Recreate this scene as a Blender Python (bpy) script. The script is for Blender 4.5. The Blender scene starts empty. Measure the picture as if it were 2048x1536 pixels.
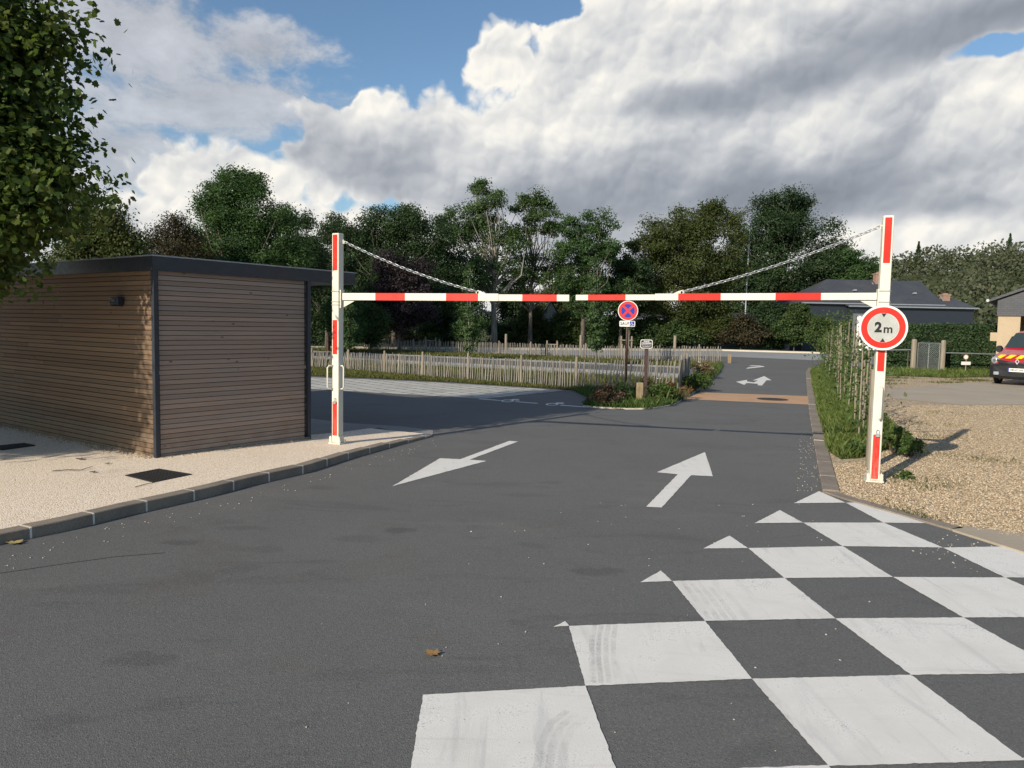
import bpy, math, random
import numpy as np
from mathutils import Vector, Matrix

S = bpy.context.scene
R = math.radians

# ------------------------------------------------------------------ camera
F, VPX, VPY, EYE = 1539.0, -386.0, 20220.0, 1.65
_up = np.array([-VPX, VPY, F]); _up /= np.linalg.norm(_up)
_fw = np.array([0, 0, -1.0]); _fw = _fw - _fw.dot(_up) * _up; _fw /= np.linalg.norm(_fw)
_rt = np.cross(_fw, _up)
ROT = np.array([_rt, _fw, _up])
cam = bpy.data.objects.new("camera", bpy.data.cameras.new("camera"))
S.collection.objects.link(cam)
cam.data.sensor_width = 36.0
cam.data.lens = F / 2048 * 36.0
cam.data.clip_end = 3000
cam.data.clip_start = 0.05
m = Matrix([list(r) for r in ROT]).to_4x4()
m.translation = (0, 0, EYE)
cam.matrix_world = m
S.camera = cam

def ray(x, y):
    return ROT @ np.array([x - 1024.0, -(y - 768.0), -F])
def G(x, y, z=0.0):                       # photo pixel -> point on a level plane
    d = ray(x, y); t = (z - EYE) / d[2]
    return Vector((d[0] * t, d[1] * t, z))
def AT(x, y, D):                          # photo pixel -> point at forward distance D
    d = ray(x, y); t = D / d[1]
    return Vector((d[0] * t, D, EYE + d[2] * t))
def DIR(x, y):
    d = ray(x, y); d = d / np.linalg.norm(d)
    return math.atan2(d[0], d[1]), math.asin(d[2])

# ------------------------------------------------------------------ node helpers
class NT:
    def __init__(self, tree):
        self.t = tree; self.n = tree.nodes; self.l = tree.links; self.dim = '3D'
    def put(self, v, sock):
        if v is None: return
        if isinstance(v, bpy.types.NodeSocket): self.l.new(v, sock)
        elif isinstance(v, (tuple, list)):
            if len(sock.default_value) == 4 and len(v) == 3: v = (*v, 1)
            sock.default_value = v
        else:
            try: sock.default_value = v
            except TypeError: sock.default_value = (v,) * len(sock.default_value)
    def math(self, op, a, b=None, c=None, clamp=False):
        n = self.n.new("ShaderNodeMath"); n.operation = op; n.use_clamp = clamp
        for i, v in enumerate((a, b, c)):
            self.put(v, n.inputs[i])
        return n.outputs[0]
    def vec(self, op, a, b=None, c=None):
        n = self.n.new("ShaderNodeVectorMath"); n.operation = op
        self.put(a, n.inputs[0])
        if op == 'SCALE': self.put(b, n.inputs['Scale'])
        else:
            self.put(b, n.inputs[1]); self.put(c, n.inputs[2])
        return n.outputs['Value'] if op in ('DOT_PRODUCT', 'LENGTH', 'DISTANCE') else n.outputs[0]
    def noise(self, vec, scale, detail=4, rough=0.5, dist=0.0, out='Fac', lac=2.0):
        n = self.n.new("ShaderNodeTexNoise"); n.noise_dimensions = self.dim
        self.put(vec, n.inputs['Vector']); n.inputs['Scale'].default_value = scale
        n.inputs['Detail'].default_value = detail; n.inputs['Roughness'].default_value = rough
        n.inputs['Distortion'].default_value = dist; n.inputs['Lacunarity'].default_value = lac
        return n.outputs[0 if out == 'Fac' else 1]
    def voro(self, vec, scale, feature='F1', out='Distance', rnd=1.0):
        n = self.n.new("ShaderNodeTexVoronoi"); n.voronoi_dimensions = self.dim; n.feature = feature
        self.put(vec, n.inputs['Vector']); n.inputs['Scale'].default_value = scale
        n.inputs['Randomness'].default_value = rnd
        return n.outputs[out]
    def sstep(self, v, lo, hi, a=0.0, b=1.0):
        n = self.n.new("ShaderNodeMapRange"); n.interpolation_type = 'SMOOTHSTEP'
        for i, q in zip((0, 1, 2, 3, 4), (v, lo, hi, a, b)): self.put(q, n.inputs[i])
        return n.outputs[0]
    def lin(self, v, lo, hi, a=0.0, b=1.0):
        n = self.n.new("ShaderNodeMapRange"); n.clamp = True
        for i, q in zip((0, 1, 2, 3, 4), (v, lo, hi, a, b)): self.put(q, n.inputs[i])
        return n.outputs[0]
    def mix(self, f, a, b, mode='MIX'):
        n = self.n.new("ShaderNodeMix"); n.data_type = 'RGBA'; n.blend_type = mode
        self.put(f, n.inputs['Factor']); self.put(a, n.inputs[6]); self.put(b, n.inputs[7])
        return n.outputs[2]
    def ramp(self, f, stops):
        n = self.n.new("ShaderNodeValToRGB"); self.put(f, n.inputs[0])
        e = n.color_ramp.elements
        while len(e) < len(stops): e.new(0.5)
        for q, (p, c) in zip(e, stops):
            q.position = p; q.color = (*c, 1)
        return n.outputs[0]
    def bump(self, h, strength=0.5, dist=0.01):
        n = self.n.new("ShaderNodeBump"); self.put(h, n.inputs['Height'])
        n.inputs['Strength'].default_value = strength; n.inputs['Distance'].default_value = dist
        return n.outputs[0]
    def comb(self, x, y, z):
        n = self.n.new("ShaderNodeCombineXYZ")
        for i, v in enumerate((x, y, z)): self.put(v, n.inputs[i])
        return n.outputs[0]
    def sep(self, v):
        n = self.n.new("ShaderNodeSeparateXYZ"); self.put(v, n.inputs[0]); return n.outputs
    def pos(self, kind='world'):
        if kind == 'world':
            return self.n.new("ShaderNodeNewGeometry").outputs['Position']
        return self.n.new("ShaderNodeTexCoord").outputs['Object']
    def island(self):
        return self.n.new("ShaderNodeNewGeometry").outputs['Random Per Island']
    def objrand(self):
        return self.n.new("ShaderNodeObjectInfo").outputs['Random']

# ------------------------------------------------------------------ world: sky and clouds
SUN_AZ, SUN_EL = 38.7, 25.0            # shadows fall along +38.7 deg; the sun stands opposite
W = bpy.data.worlds.new("World"); S.world = W; W.use_nodes = True
W.node_tree.nodes.clear()
w = NT(W.node_tree); w.dim = '2D'
sky = w.n.new("ShaderNodeTexSky"); sky.sky_type = 'NISHITA'; sky.sun_disc = False
sky.sun_elevation = R(SUN_EL); sky.sun_rotation = R(180 + SUN_AZ)
sky.air_density = 1.0; sky.dust_density = 0.6; sky.ozone_density = 2.0
SKY_STRENGTH = 0.10
EXPO = 0.35
CLOUD = 1.0 / 2 ** EXPO
d = w.n.new("ShaderNodeTexCoord").outputs['Generated']
dn = w.vec('NORMALIZE', d)
dx, dy, dz = w.sep(dn)
az = w.math('ARCTAN2', dx, dy); el = w.math('ARCSINE', dz)
p0 = w.comb(az, el, 0.0)
def warp(p, scale, amp, detail, seed):
    o = w.vec('ADD', p, (seed, seed * 1.7, seed * .3))
    nz = w.noise(o, scale, detail, 0.55, out='Color')
    return w.vec('MULTIPLY_ADD', w.vec('SUBTRACT', nz, (.5, .5, .5)), (amp, amp * .8, 0), p)
def elli(p, b):
    cx, cy, rx, ry = b
    a, e = DIR(cx, cy)
    ir = (F / rx, F / ry, 0.0)
    return w.vec('MULTIPLY_ADD', p, ir, (-a * ir[0], -e * ir[1], 0.0))
def cover(p, blobs):
    acc = None
    for b in blobs:
        g = w.math('SUBTRACT', 1.0, w.vec('LENGTH', elli(p, b)))
        if acc is None: acc = g
        else:
            n = w.n.new("ShaderNodeMath"); n.operation = 'SMOOTH_MAX'
            w.put(acc, n.inputs[0]); w.put(g, n.inputs[1]); n.inputs[2].default_value = 0.15
            acc = n.outputs[0]
    return acc
def shade(p, items, base):
    sw, sv = 0.04, 0.04 * base
    for cx, cy, rx, ry, v in items:
        q = elli(p, (cx, cy, rx, ry))
        g = w.math('EXPONENT', w.math('MULTIPLY', w.vec('DOT_PRODUCT', q, q), -1.0))
        sw = w.math('ADD', g, sw)
        sv = w.math('MULTIPLY_ADD', g, v, sv)
    return w.math('DIVIDE', sv, sw)
p2 = warp(p0, 6.0, 0.045, 3, 3.1)
pw = warp(p2, 30.0, 0.016, 3, 7.7)
fine = w.noise(w.vec('ADD', p0, (2.2, 0.4, 0.9)), 8.0, 6, 0.56)
fine2 = w.noise(w.vec('ADD', p0, (2.2 - .012, 0.4 + .022, 0.9)), 8.0, 4, 0.56)
bil = w.voro(pw, 26.0); bil2 = w.voro(pw, 62.0)
relief = w.math('SUBTRACT', fine, fine2)
cumulus = [(1480, 250, 640, 270), (1080, 330, 430, 165), (800, 310, 210, 120), (1250, 110, 235, 130),
           (1760, 60, 560, 130), (2040, 270, 330, 170), (735, 205, 40, 30), (1680, 430, 520, 110), (990, 110, 110, 70),
           (1024, 530, 1700, 130), (1024, 660, 3000, 130), (630, 310, 105, 110), (450, 380, 165, 90),
           (2700, 200, 620, 330), (-900, 250, 620, 260), (3900, 200, 700, 300),
           (1400, -480, 900, 240)]
holes = [(1985, 98, 110, 30), (1090, 20, 90, 30), (900, 60, 60, 40), (560, 262, 85, 55), (820, 70, 200, 95), (690, 175, 70, 40)]
soft = [(270, 70, 230, 120), (520, 90, 150, 50), (430, 195, 260, 80), (230, 300, 200, 80),
        (-300, 120, 520, 200), (500, -350, 700, 160)]
cB = cover(pw, cumulus)
hB = cover(pw, holes)
hB = w.math('MULTIPLY_ADD', w.math('SUBTRACT', fine, .5), 1.1, hB)
cB = w.math('SUBTRACT', cB, w.math('MULTIPLY', w.math('MAXIMUM', hB, 0.0), 0.9))
dB = w.math('MULTIPLY_ADD', w.math('SUBTRACT', fine, 0.5), 0.85, cB)
dB = w.math('MULTIPLY_ADD', w.math('SUBTRACT', 0.42, bil), 0.30, dB)
dB = w.math('MULTIPLY_ADD', w.math('SUBTRACT', 0.42, bil2), 0.14, dB)
aB = w.sstep(dB, 0.0, 0.20)
cA = cover(p2, soft)
stre = w.noise(w.vec('MULTIPLY', p2, (1.0, 1.8, 1.0)), 10.0, 6, 0.62)
dA = w.math('MULTIPLY_ADD', w.math('SUBTRACT', stre, 0.52), 2.3, cA)
aA = w.sstep(dA, -0.15, 0.55, 0.0, 0.88)
tones = [(720, 335, 80, 50, 0.63), (850, 310, 80, 45, 0.66), (900, 225, 70, 35, 0.87), (1000, 215, 90, 50, 0.93), (1110, 160, 80, 60, 0.87), (1165, 255, 90, 50, 0.86), (1040, 310, 120, 35, 0.75), (1250, 335, 110, 40, 0.65), (1130, 400, 220, 45, 0.57), (1400, 410, 160, 40, 0.54), (1270, 90, 100, 60, 0.86), (1440, 110, 110, 35, 0.82), (1340, 215, 70, 24, 0.59), (1450, 195, 90, 26, 0.52), (1600, 150, 100, 28, 0.53), (1790, 85, 150, 36, 0.51), (1980, 30, 160, 40, 0.44), (1620, 40, 140, 34, 0.80), (1560, 262, 100, 34, 0.84), (1700, 220, 110, 28, 0.80), (1820, 205, 70, 40, 0.74), (1985, 175, 80, 55, 0.94), (1960, 235, 90, 40, 0.87), (1620, 300, 45, 26, 0.89), (1480, 305, 90, 40, 0.64), (1740, 295, 90, 32, 0.63), (1900, 305, 90, 26, 0.70), (1965, 368, 70, 26, 0.86), (1700, 365, 130, 34, 0.54), (1910, 412, 150, 22, 0.52), (1560, 405, 130, 40, 0.49), (1350, 392, 60, 20, 0.74), (620, 300, 80, 70, 0.67), (750, 180, 50, 40, 0.98), (440, 370, 130, 75, 0.98), (640, 425, 110, 40, 0.88), (1850, 462, 200, 40, 0.94), (1010, 110, 90, 60, 0.88), (1200, 490, 160, 36, 0.67), (-300, 300, 400, 300, 0.75), (2500, 250, 330, 260, 0.75),
         (700, -1100, 3000, 800, .93)]
v = shade(p2, tones, 0.82)
amp = w.sstep(v, 0.50, 0.86, 0.25, 1.0)
def brel(sc, dd):
    q2 = w.vec('ADD', pw, (-.55 * dd, dd, 0.0))
    return w.math('SUBTRACT', w.voro(q2, sc), w.voro(pw, sc))
rel = w.math('MULTIPLY', relief, 0.36)
rel = w.math('MULTIPLY_ADD', brel(11.0, .022), 0.42, rel)
rel = w.math('MULTIPLY_ADD', brel(27.0, .010), 0.26, rel)
rel = w.math('MULTIPLY_ADD', brel(64.0, .004), 0.14, rel)
v = w.math('MULTIPLY_ADD', rel, w.math('MULTIPLY', amp, 0.46), v)
v = w.math('MULTIPLY_ADD', w.math('SUBTRACT', fine, .5), 0.06, v)
v = w.math('MULTIPLY_ADD', w.math('SUBTRACT', v, .66), 1.02, .665)
edge = w.sstep(dB, 0.12, 0.45, 0.06, 0.0)
v = w.math('ADD', v, edge)
v = w.math('MINIMUM', w.math('MAXIMUM', v, 0.50), 0.985)
lum = w.math('POWER', v, 2.2)
tint = w.ramp(v, [(0.42, (.87, 1.0, 1.20)), (0.66, (.93, 1.0, 1.12)), (0.86, (.99, .998, 1.0)), (1.0, (1.03, .99, .90))])
cB_col = w.mix(1.0, tint, w.comb(lum, lum, lum), 'MULTIPLY')
vA = w.math('MULTIPLY_ADD', w.math('SUBTRACT', stre, .5), .30, .76)
lA = w.math('POWER', vA, 2.2)
cA_col = w.mix(1.0, (.97, 1.0, 1.07), w.comb(lA, lA, lA), 'MULTIPLY')
skyc = w.vec('SCALE', sky.outputs[0], SKY_STRENGTH)
skyc = w.mix(1.0, skyc, (0.84, 0.94, 0.98), 'MULTIPLY')
c1 = w.mix(aA, skyc, w.vec('SCALE', cA_col, CLOUD))
c2 = w.mix(aB, c1, w.vec('SCALE', cB_col, CLOUD))
c2 = w.vec('SCALE', c2, 1.0 / SKY_STRENGTH)        # background strength stays at the sky's
bg = w.n.new("ShaderNodeBackground"); w.put(c2, bg.inputs[0]); bg.inputs[1].default_value = SKY_STRENGTH
out = w.n.new("ShaderNodeOutputWorld"); w.l.new(bg.outputs[0], out.inputs[0])
W.cycles.sampling_method = 'MANUAL'; W.cycles.sample_map_resolution = 256

sun = bpy.data.objects.new("sun", bpy.data.lights.new("sun", 'SUN'))
S.collection.objects.link(sun)
sun.data.energy = 4.3; sun.data.angle = R(0.53); sun.data.color = (1.0, 0.90, 0.74)
_dv = Vector((math.sin(R(SUN_AZ)) * math.cos(R(SUN_EL)), math.cos(R(SUN_AZ)) * math.cos(R(SUN_EL)), -math.sin(R(SUN_EL))))
sun.rotation_euler = _dv.to_track_quat('-Z', 'Y').to_euler()
sun.location = (-20, -25, 25)
S.view_settings.view_transform = 'Standard'; S.view_settings.look = 'None'
S.view_settings.exposure = EXPO; S.view_settings.gamma = 1.0; S.view_settings.use_curve_mapping = False

# ------------------------------------------------------------------ materials
MATS = {}
def mat(name, fn=None, color=(.5, .5, .5), rough=0.6, metal=0.0, spec=0.4):
    if name in MATS: return MATS[name]
    M = bpy.data.materials.new(name); M.use_nodes = True; MATS[name] = M
    M.node_tree.nodes.clear(); q = NT(M.node_tree)
    b = q.n.new("ShaderNodeBsdfPrincipled"); o = q.n.new("ShaderNodeOutputMaterial")
    b.inputs['Base Color'].default_value = (*color, 1); b.inputs['Roughness'].default_value = rough
    b.inputs['Metallic'].default_value = metal; b.inputs['Specular IOR Level'].default_value = spec
    q.l.new(b.outputs[0], o.inputs[0])
    if fn: fn(q, b, o)
    else:
        nz = q.noise(q.pos('obj'), 9.0, 5, .6)
        q.put(q.mix(q.sstep(nz, .3, .75), tuple(c * .86 for c in color), tuple(min(1, c * 1.08) for c in color)), b.inputs['Base Color'])
        q.put(q.lin(q.noise(q.pos('obj'), 23, 3), .3, .7, max(0, rough - .08), min(1, rough + .1)), b.inputs['Roughness'])
    return M

def leaf_mat(name, dark, light, accent=None, accent_amt=0.0, trans=0.25, clump=0.6, rough=.55):
    def fn(q, b, o):
        r = q.island(); p = q.pos()
        n = q.noise(p, clump, 3, .6)
        f = q.math('ADD', q.math('MULTIPLY', r, .55), q.math('MULTIPLY', q.sstep(n, .3, .7), .45))
        c = q.mix(f, dark, light)
        if accent:
            n2 = q.noise(q.vec('ADD', p, (31.0, 7.0, 2.0)), clump * 1.3, 3, .6)
            k = q.math('MULTIPLY', q.sstep(q.math('ADD', q.math('MULTIPLY', n2, .7), q.math('MULTIPLY', r, .3)), .5, .72), accent_amt)
            c = q.mix(k, c, accent)
        q.put(c, b.inputs['Base Color']); b.inputs['Roughness'].default_value = rough
        b.inputs['Specular IOR Level'].default_value = .25
        t = q.n.new("ShaderNodeBsdfTranslucent"); q.put(q.mix(1.0, c, (1.0, 1.1, .55), 'MULTIPLY'), t.inputs[0])
        mx = q.n.new("ShaderNodeMixShader"); mx.inputs[0].default_value = trans
        q.l.new(b.outputs[0], mx.inputs[1]); q.l.new(t.outputs[0], mx.inputs[2]); q.l.new(mx.outputs[0], o.inputs[0])
    return mat(name, fn)

STAINS = [(800, 1060, .17, .10, .8), (1190, 1142, .20, .12, .6), (365, 1085, .16, .10, .55), (275, 1322, .20, .10, .5), (480, 1056, .22, .10, .4), (720, 1078, .25, .10, .35), (520, 1098, .25, .12, .35), (1060, 1090, .16, .08, .35), (640, 975, .22, .12, .3), (1050, 990, .3, .1, .3), (180, 1180, .4, .1, .3)]
def f_asphalt(q, b, o):
    p = q.pos()
    big = q.noise(p, .35, 4, .6, .4); mid = q.noise(p, 2.2, 5, .65, .6); fine = q.noise(p, 60, 4, .7)
    grit = q.voro(p, 170.0)
    c = q.mix(q.sstep(big, .25, .75), (.118, .118, .118), (.137, .136, .133))
    c = q.mix(q.math('MULTIPLY', q.sstep(mid, .55, .78), .22), c, (.080, .080, .082))
    st = q.noise(q.vec('MULTIPLY', p, (.55, 1.5, 1.0)), 1.3, 6, .7, 1.0)
    c = q.mix(q.math('MULTIPLY', q.sstep(st, .54, .66), .34), c, (.070, .070, .072))
    lt = q.noise(q.vec('ADD', q.vec('MULTIPLY', p, (.5, 1.2, 1.0)), (9., 4., 0.)), 1.0, 6, .7, .8)
    c = q.mix(q.math('MULTIPLY', q.sstep(lt, .55, .72), .45), c, (.165, .160, .150))
    br = q.noise(q.vec('ADD', p, (17., 3., 0.)), .8, 6, .7, 1.0); c = q.mix(q.math('MULTIPLY', q.sstep(br, .52, .70), .40), c, (.112, .100, .088))
    pd = q.vec('MULTIPLY_ADD', q.vec('SUBTRACT', q.noise(q.vec('MULTIPLY', p, (.7, 1.3, 1.)), 5.0, 8, .75, out='Color'), (.5, .5, .5)), (.55, .32, 0.), p)
    for sx, sy, rx, ry, k in STAINS:
        g_ = G(sx, sy); e = q.vec('LENGTH', q.vec('MULTIPLY_ADD', pd, (1 / rx, 1 / ry, 0.), (-g_.x / rx, -g_.y / ry, 0.)))
        c = q.mix(q.sstep(e, 1.05, .55, 0., k * .6), c, (.048, .047, .047))
    c = q.mix(q.lin(fine, .3, .7, 0, 1), q.mix(1.0, c, (.84, .84, .84), 'MULTIPLY'), q.mix(1.0, c, (1.14, 1.14, 1.14), 'MULTIPLY'))
    cs = q.sep(q.voro(p, 170.0, out='Color'))[0]
    c = q.mix(q.math('MULTIPLY', q.sstep(cs, .92, .97), .28), c, (.30, .29, .28))
    c = q.mix(q.math('MULTIPLY', q.sstep(cs, .16, .08), .40), c, (.045, .045, .047))
    sp = q.voro(p, 5.0); c = q.mix(q.sstep(sp, .030, .018), c, (.32, .30, .28))
    q.put(c, b.inputs['Base Color']); b.inputs['Roughness'].default_value = .82; b.inputs['Specular IOR Level'].default_value = .3
    h = q.math('ADD', q.math('MULTIPLY', grit, 1.0), q.math('MULTIPLY', fine, .6))
    q.put(q.bump(h, .40, .005), b.inputs['Normal'])
def f_paint(q, b, o):
    p = q.pos(); n = q.noise(p, 3.0, 6, .65, .5); f = q.noise(p, 45, 5, .7)
    st = q.noise(q.vec('MULTIPLY', p, (7.0, .9, 1.0)), 1.2, 5, .6, .8)
    st2 = q.noise(q.vec('MULTIPLY', p, (.8, 6.0, 1.0)), 1.2, 6, .65, .7)
    c = q.mix(q.sstep(n, .3, .72), (.665, .645, .605), (.745, .73, .70))
    c = q.mix(q.math('MULTIPLY', q.sstep(st, .52, .70), .42), c, (.45, .455, .46))
    c = q.mix(q.math('MULTIPLY', q.sstep(st2, .56, .72), .42), c, (.47, .455, .43))
    c = q.mix(q.math('MULTIPLY', q.sstep(f, .30, .2), .6), c, (.30, .29, .28))
    sp = q.voro(p, 14.0); c = q.mix(q.math('MULTIPLY', q.sstep(sp, .05, .025), .9), c, (.16, .15, .14))
    wr = q.noise(p, 150, 4, .75); c = q.mix(q.math('MULTIPLY', q.sstep(q.math('ADD', wr, q.math('MULTIPLY', n, .6)), .90, 1.02), .75), c, (.17, .17, .165))
    q.put(c, b.inputs['Base Color']); b.inputs['Roughness'].default_value = .62
    q.put(q.bump(q.math('ADD', f, q.voro(p, 150)), .16, .003), b.inputs['Normal'])
def f_beige(q, b, o):
    p = q.pos(); cs = q.sep(q.voro(p, 95.0, out='Color'))[0]; di = q.voro(p, 95.0)
    n = q.noise(p, 1.1, 5, .6, .4)
    c = q.ramp(cs, [(0, (.62, .48, .345)), (.35, (.79, .65, .505)), (.7, (.86, .74, .605)), (1, (.92, .84, .735))])
    c = q.mix(q.math('MULTIPLY', q.sstep(n, .55, .78), .30), c, (.48, .38, .27))
    c = q.mix(q.sstep(di, .45, .8, 0, .30), c, (.36, .28, .19))
    q.put(c, b.inputs['Base Color']); b.inputs['Roughness'].default_value = .85
    q.put(q.bump(q.math('SUBTRACT', 1.0, di), .6, .006), b.inputs['Normal'])
def f_gravel(q, b, o):
    p = q.pos(); pw_ = q.vec('MULTIPLY', p, (1, 1, .3)); cs = q.sep(q.voro(pw_, 34.0, out='Color'))[0]; di = q.voro(pw_, 34.0)
    n = q.noise(p, .7, 5, .62, .5); n2 = q.noise(p, 5, 4, .6)
    c = q.ramp(cs, [(0, (.24, .17, .105)), (.4, (.42, .315, .20)), (.75, (.53, .41, .27)), (1, (.68, .57, .42))])
    c = q.mix(q.math('MULTIPLY', q.sstep(n, .56, .75), .4), c, (.42, .33, .20))
    c = q.mix(q.math('MULTIPLY', q.sstep(n2, .63, .78), .45), c, (.13, .13, .05))
    c = q.mix(q.sstep(di, .5, .85, 0, .4), c, (.28, .21, .13))
    q.put(c, b.inputs['Base Color']); b.inputs['Roughness'].default_value = .9
    q.put(q.bump(q.math('SUBTRACT', 1.0, di), .9, .02), b.inputs['Normal'])
def f_stone(q, b, o):
    c = q.ramp(q.island(), [(0, (.20, .14, .09)), (.25, (.36, .27, .17)), (.7, (.50, .39, .26)), (1, (.68, .58, .44))])
    q.put(c, b.inputs['Base Color']); b.inputs['Roughness'].default_value = .85
def f_kerb(q, b, o):
    p = q.pos(); n = q.noise(p, 2.5, 5, .65, .6); f = q.noise(p, 60, 4, .7)
    c = q.mix(q.sstep(n, .3, .7), (.185, .155, .128), (.265, .222, .178))
    c = q.mix(q.lin(f, .3, .7, 0, 1), q.mix(1., c, (.8, .8, .8), 'MULTIPLY'), q.mix(1., c, (1.15, 1.15, 1.15), 'MULTIPLY'))
    q.put(c, b.inputs['Base Color']); b.inputs['Roughness'].default_value = .85
    q.put(q.bump(f, .4, .004), b.inputs['Normal'])
def f_conc(ca, cb):
    def fn(q, b, o):
        p = q.pos(); n = q.noise(p, .9, 6, .62, .5); f = q.noise(p, 35, 4, .7)
        c = q.mix(q.sstep(n, .3, .7), ca, cb); c = q.mix(q.lin(f, .3, .7, 0, .3), c, tuple(x * .6 for x in ca))
        q.put(c, b.inputs['Base Color']); b.inputs['Roughness'].default_value = .85
        q.put(q.bump(f, .3, .005), b.inputs['Normal'])
    return fn
def f_pavers(q, b, o):
    p = q.pos()
    n = q.n.new("ShaderNodeMapping"); q.put(p, n.inputs[0]); n.inputs['Rotation'].default_value = (0, 0, R(52))
    bt = q.n.new("ShaderNodeTexBrick"); q.put(n.outputs[0], bt.inputs['Vector'])
    bt.inputs['Scale'].default_value = 1.0; bt.inputs['Brick Width'].default_value = .42; bt.inputs['Row Height'].default_value = .42
    bt.inputs['Mortar Size'].default_value = .028; bt.inputs['Mortar Smooth'].default_value = .3
    bt.inputs['Color1'].default_value = (.50, .48, .45, 1); bt.inputs['Color2'].default_value = (.40, .39, .37, 1)
    bt.inputs['Mortar'].default_value = (.13, .14, .09, 1)
    nz = q.noise(p, 1.3, 5, .6); c = q.mix(q.math('MULTIPLY', q.sstep(nz, .5, .75), .35), bt.outputs[0], (.24, .25, .19))
    q.put(c, b.inputs['Base Color']); b.inputs['Roughness'].default_value = .85
    q.put(q.bump(bt.outputs[1], -.6, .02), b.inputs['Normal'])
def f_turf(ca, cb, cc):
    def fn(q, b, o):
        p = q.pos(); n = q.noise(p, .5, 6, .65, .5); f = q.noise(p, 30, 5, .7)
        c = q.mix(q.sstep(n, .3, .7), ca, cb); c = q.mix(q.math('MULTIPLY', q.sstep(f, .5, .7), .6), c, cc)
        q.put(c, b.inputs['Base Color']); b.inputs['Roughness'].default_value = .95; b.inputs['Specular IOR Level'].default_value = .1
        q.put(q.bump(f, .9, .04), b.inputs['Normal'])
    return fn
def f_cedar(k):
  def fn(q, b, o):
      p = q.pos('obj'); x, y, z = q.sep(p); r = q.island(); r2 = q.math('FRACT', q.math('MULTIPLY', r, 7.31)); row = q.math('MULTIPLY', r, 90.0)
      st = q.comb(q.math('MULTIPLY', x, .9), q.math('ADD', q.math('MULTIPLY', y, .9), row), q.math('MULTIPLY', z, 34))
      g = q.noise(st, 1.6, 6, .62, .8); big = q.noise(p, .8, 4, .6)
      c = q.mix(r, (.215, .152, .115), (.330, .232, .172))
      c = q.mix(q.math('MULTIPLY', q.sstep(r2, .72, .95), .35), c, (.26, .225, .20))
      c = q.mix(q.math('MULTIPLY', q.sstep(g, .45, .75), .5), c, (.15, .105, .080))
      c = q.mix(q.math('MULTIPLY', q.sstep(big, .42, .68), .35), c, (.235, .200, .170))
      sp = q.math('MULTIPLY', q.sstep(z, .38, .02), q.sstep(q.noise(p, 6.0, 5, .65), .35, .65)); c = q.mix(q.math('MULTIPLY', sp, .35), c, (.36, .30, .23))
      kn = q.voro(q.comb(q.math('ADD', x, row), y, q.math('MULTIPLY', z, 1.9)), 3.4); c = q.mix(q.math('MULTIPLY', q.sstep(kn, .11, .03), .75), c, (.075, .05, .04))
      c = q.mix(1.0, c, k, 'MULTIPLY'); q.put(c, b.inputs['Base Color']); b.inputs['Roughness'].default_value = .72; b.inputs['Specular IOR Level'].default_value = .25
      q.put(q.bump(g, .3, .004), b.inputs['Normal'])
  return fn
def f_wood(ca, cb, zs=6.0, sc=14):
    def fn(q, b, o):
        p = q.pos('obj'); g = q.noise(q.vec('MULTIPLY', p, (zs, zs, .5)), sc / 4, 6, .65, .4)
        r = q.island()
        c = q.mix(q.sstep(g, .3, .7), ca, cb); c = q.mix(q.math('MULTIPLY', r, .45), c, tuple(x * .55 for x in ca))
        q.put(c, b.inputs['Base Color']); b.inputs['Roughness'].default_value = .85; b.inputs['Specular IOR Level'].default_value = .2
        q.put(q.bump(g, .4, .01), b.inputs['Normal'])
    return fn
def f_bark(q, b, o):
    p = q.pos('obj'); g = q.noise(q.vec('MULTIPLY', p, (5, 5, 1.0)), 3.0, 6, .7, .5)
    q.put(q.mix(q.sstep(g, .3, .7), (.045, .037, .03), (.15, .13, .105)), b.inputs['Base Color'])
    b.inputs['Roughness'].default_value = .95; q.put(q.bump(g, .8, .03), b.inputs['Normal'])
def f_slate(q, b, o):
    p = q.pos('obj'); bt = q.n.new("ShaderNodeTexBrick"); x, y, z = q.sep(p)
    q.put(q.comb(q.math('ADD', x, y), z, 0.0), bt.inputs['Vector']); bt.inputs['Scale'].default_value = 1.
    bt.inputs['Brick Width'].default_value = .22; bt.inputs['Row Height'].default_value = .085; bt.inputs['Mortar Size'].default_value = .006
    bt.inputs['Color1'].default_value = (.062, .068, .080, 1); bt.inputs['Color2'].default_value = (.048, .052, .062, 1); bt.inputs['Mortar'].default_value = (.025, .027, .03, 1)
    n = q.noise(p, .8, 4); q.put(q.mix(q.sstep(n, .4, .8, 0, .4), bt.outputs[0], (.085, .088, .088)), b.inputs['Base Color'])
    b.inputs['Roughness'].default_value = .55; q.put(q.bump(bt.outputs[1], -.4, .01), b.inputs['Normal'])
def f_brick(q, b, o):
    p = q.pos('obj'); bt = q.n.new("ShaderNodeTexBrick"); x, y, z = q.sep(p)
    q.put(q.comb(q.math('ADD', x, y), z, 0.0), bt.inputs['Vector']); bt.inputs['Scale'].default_value = 1.
    bt.inputs['Brick Width'].default_value = .22; bt.inputs['Row Height'].default_value = .075; bt.inputs['Mortar Size'].default_value = .01
    bt.inputs['Color1'].default_value = (.30, .13, .08, 1); bt.inputs['Color2'].default_value = (.22, .10, .07, 1); bt.inputs['Mortar'].default_value = (.38, .33, .27, 1)
    q.put(bt.outputs[0], b.inputs['Base Color']); b.inputs['Roughness'].default_value = .85
def f_mesh(q, b, o):
    pass

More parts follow.
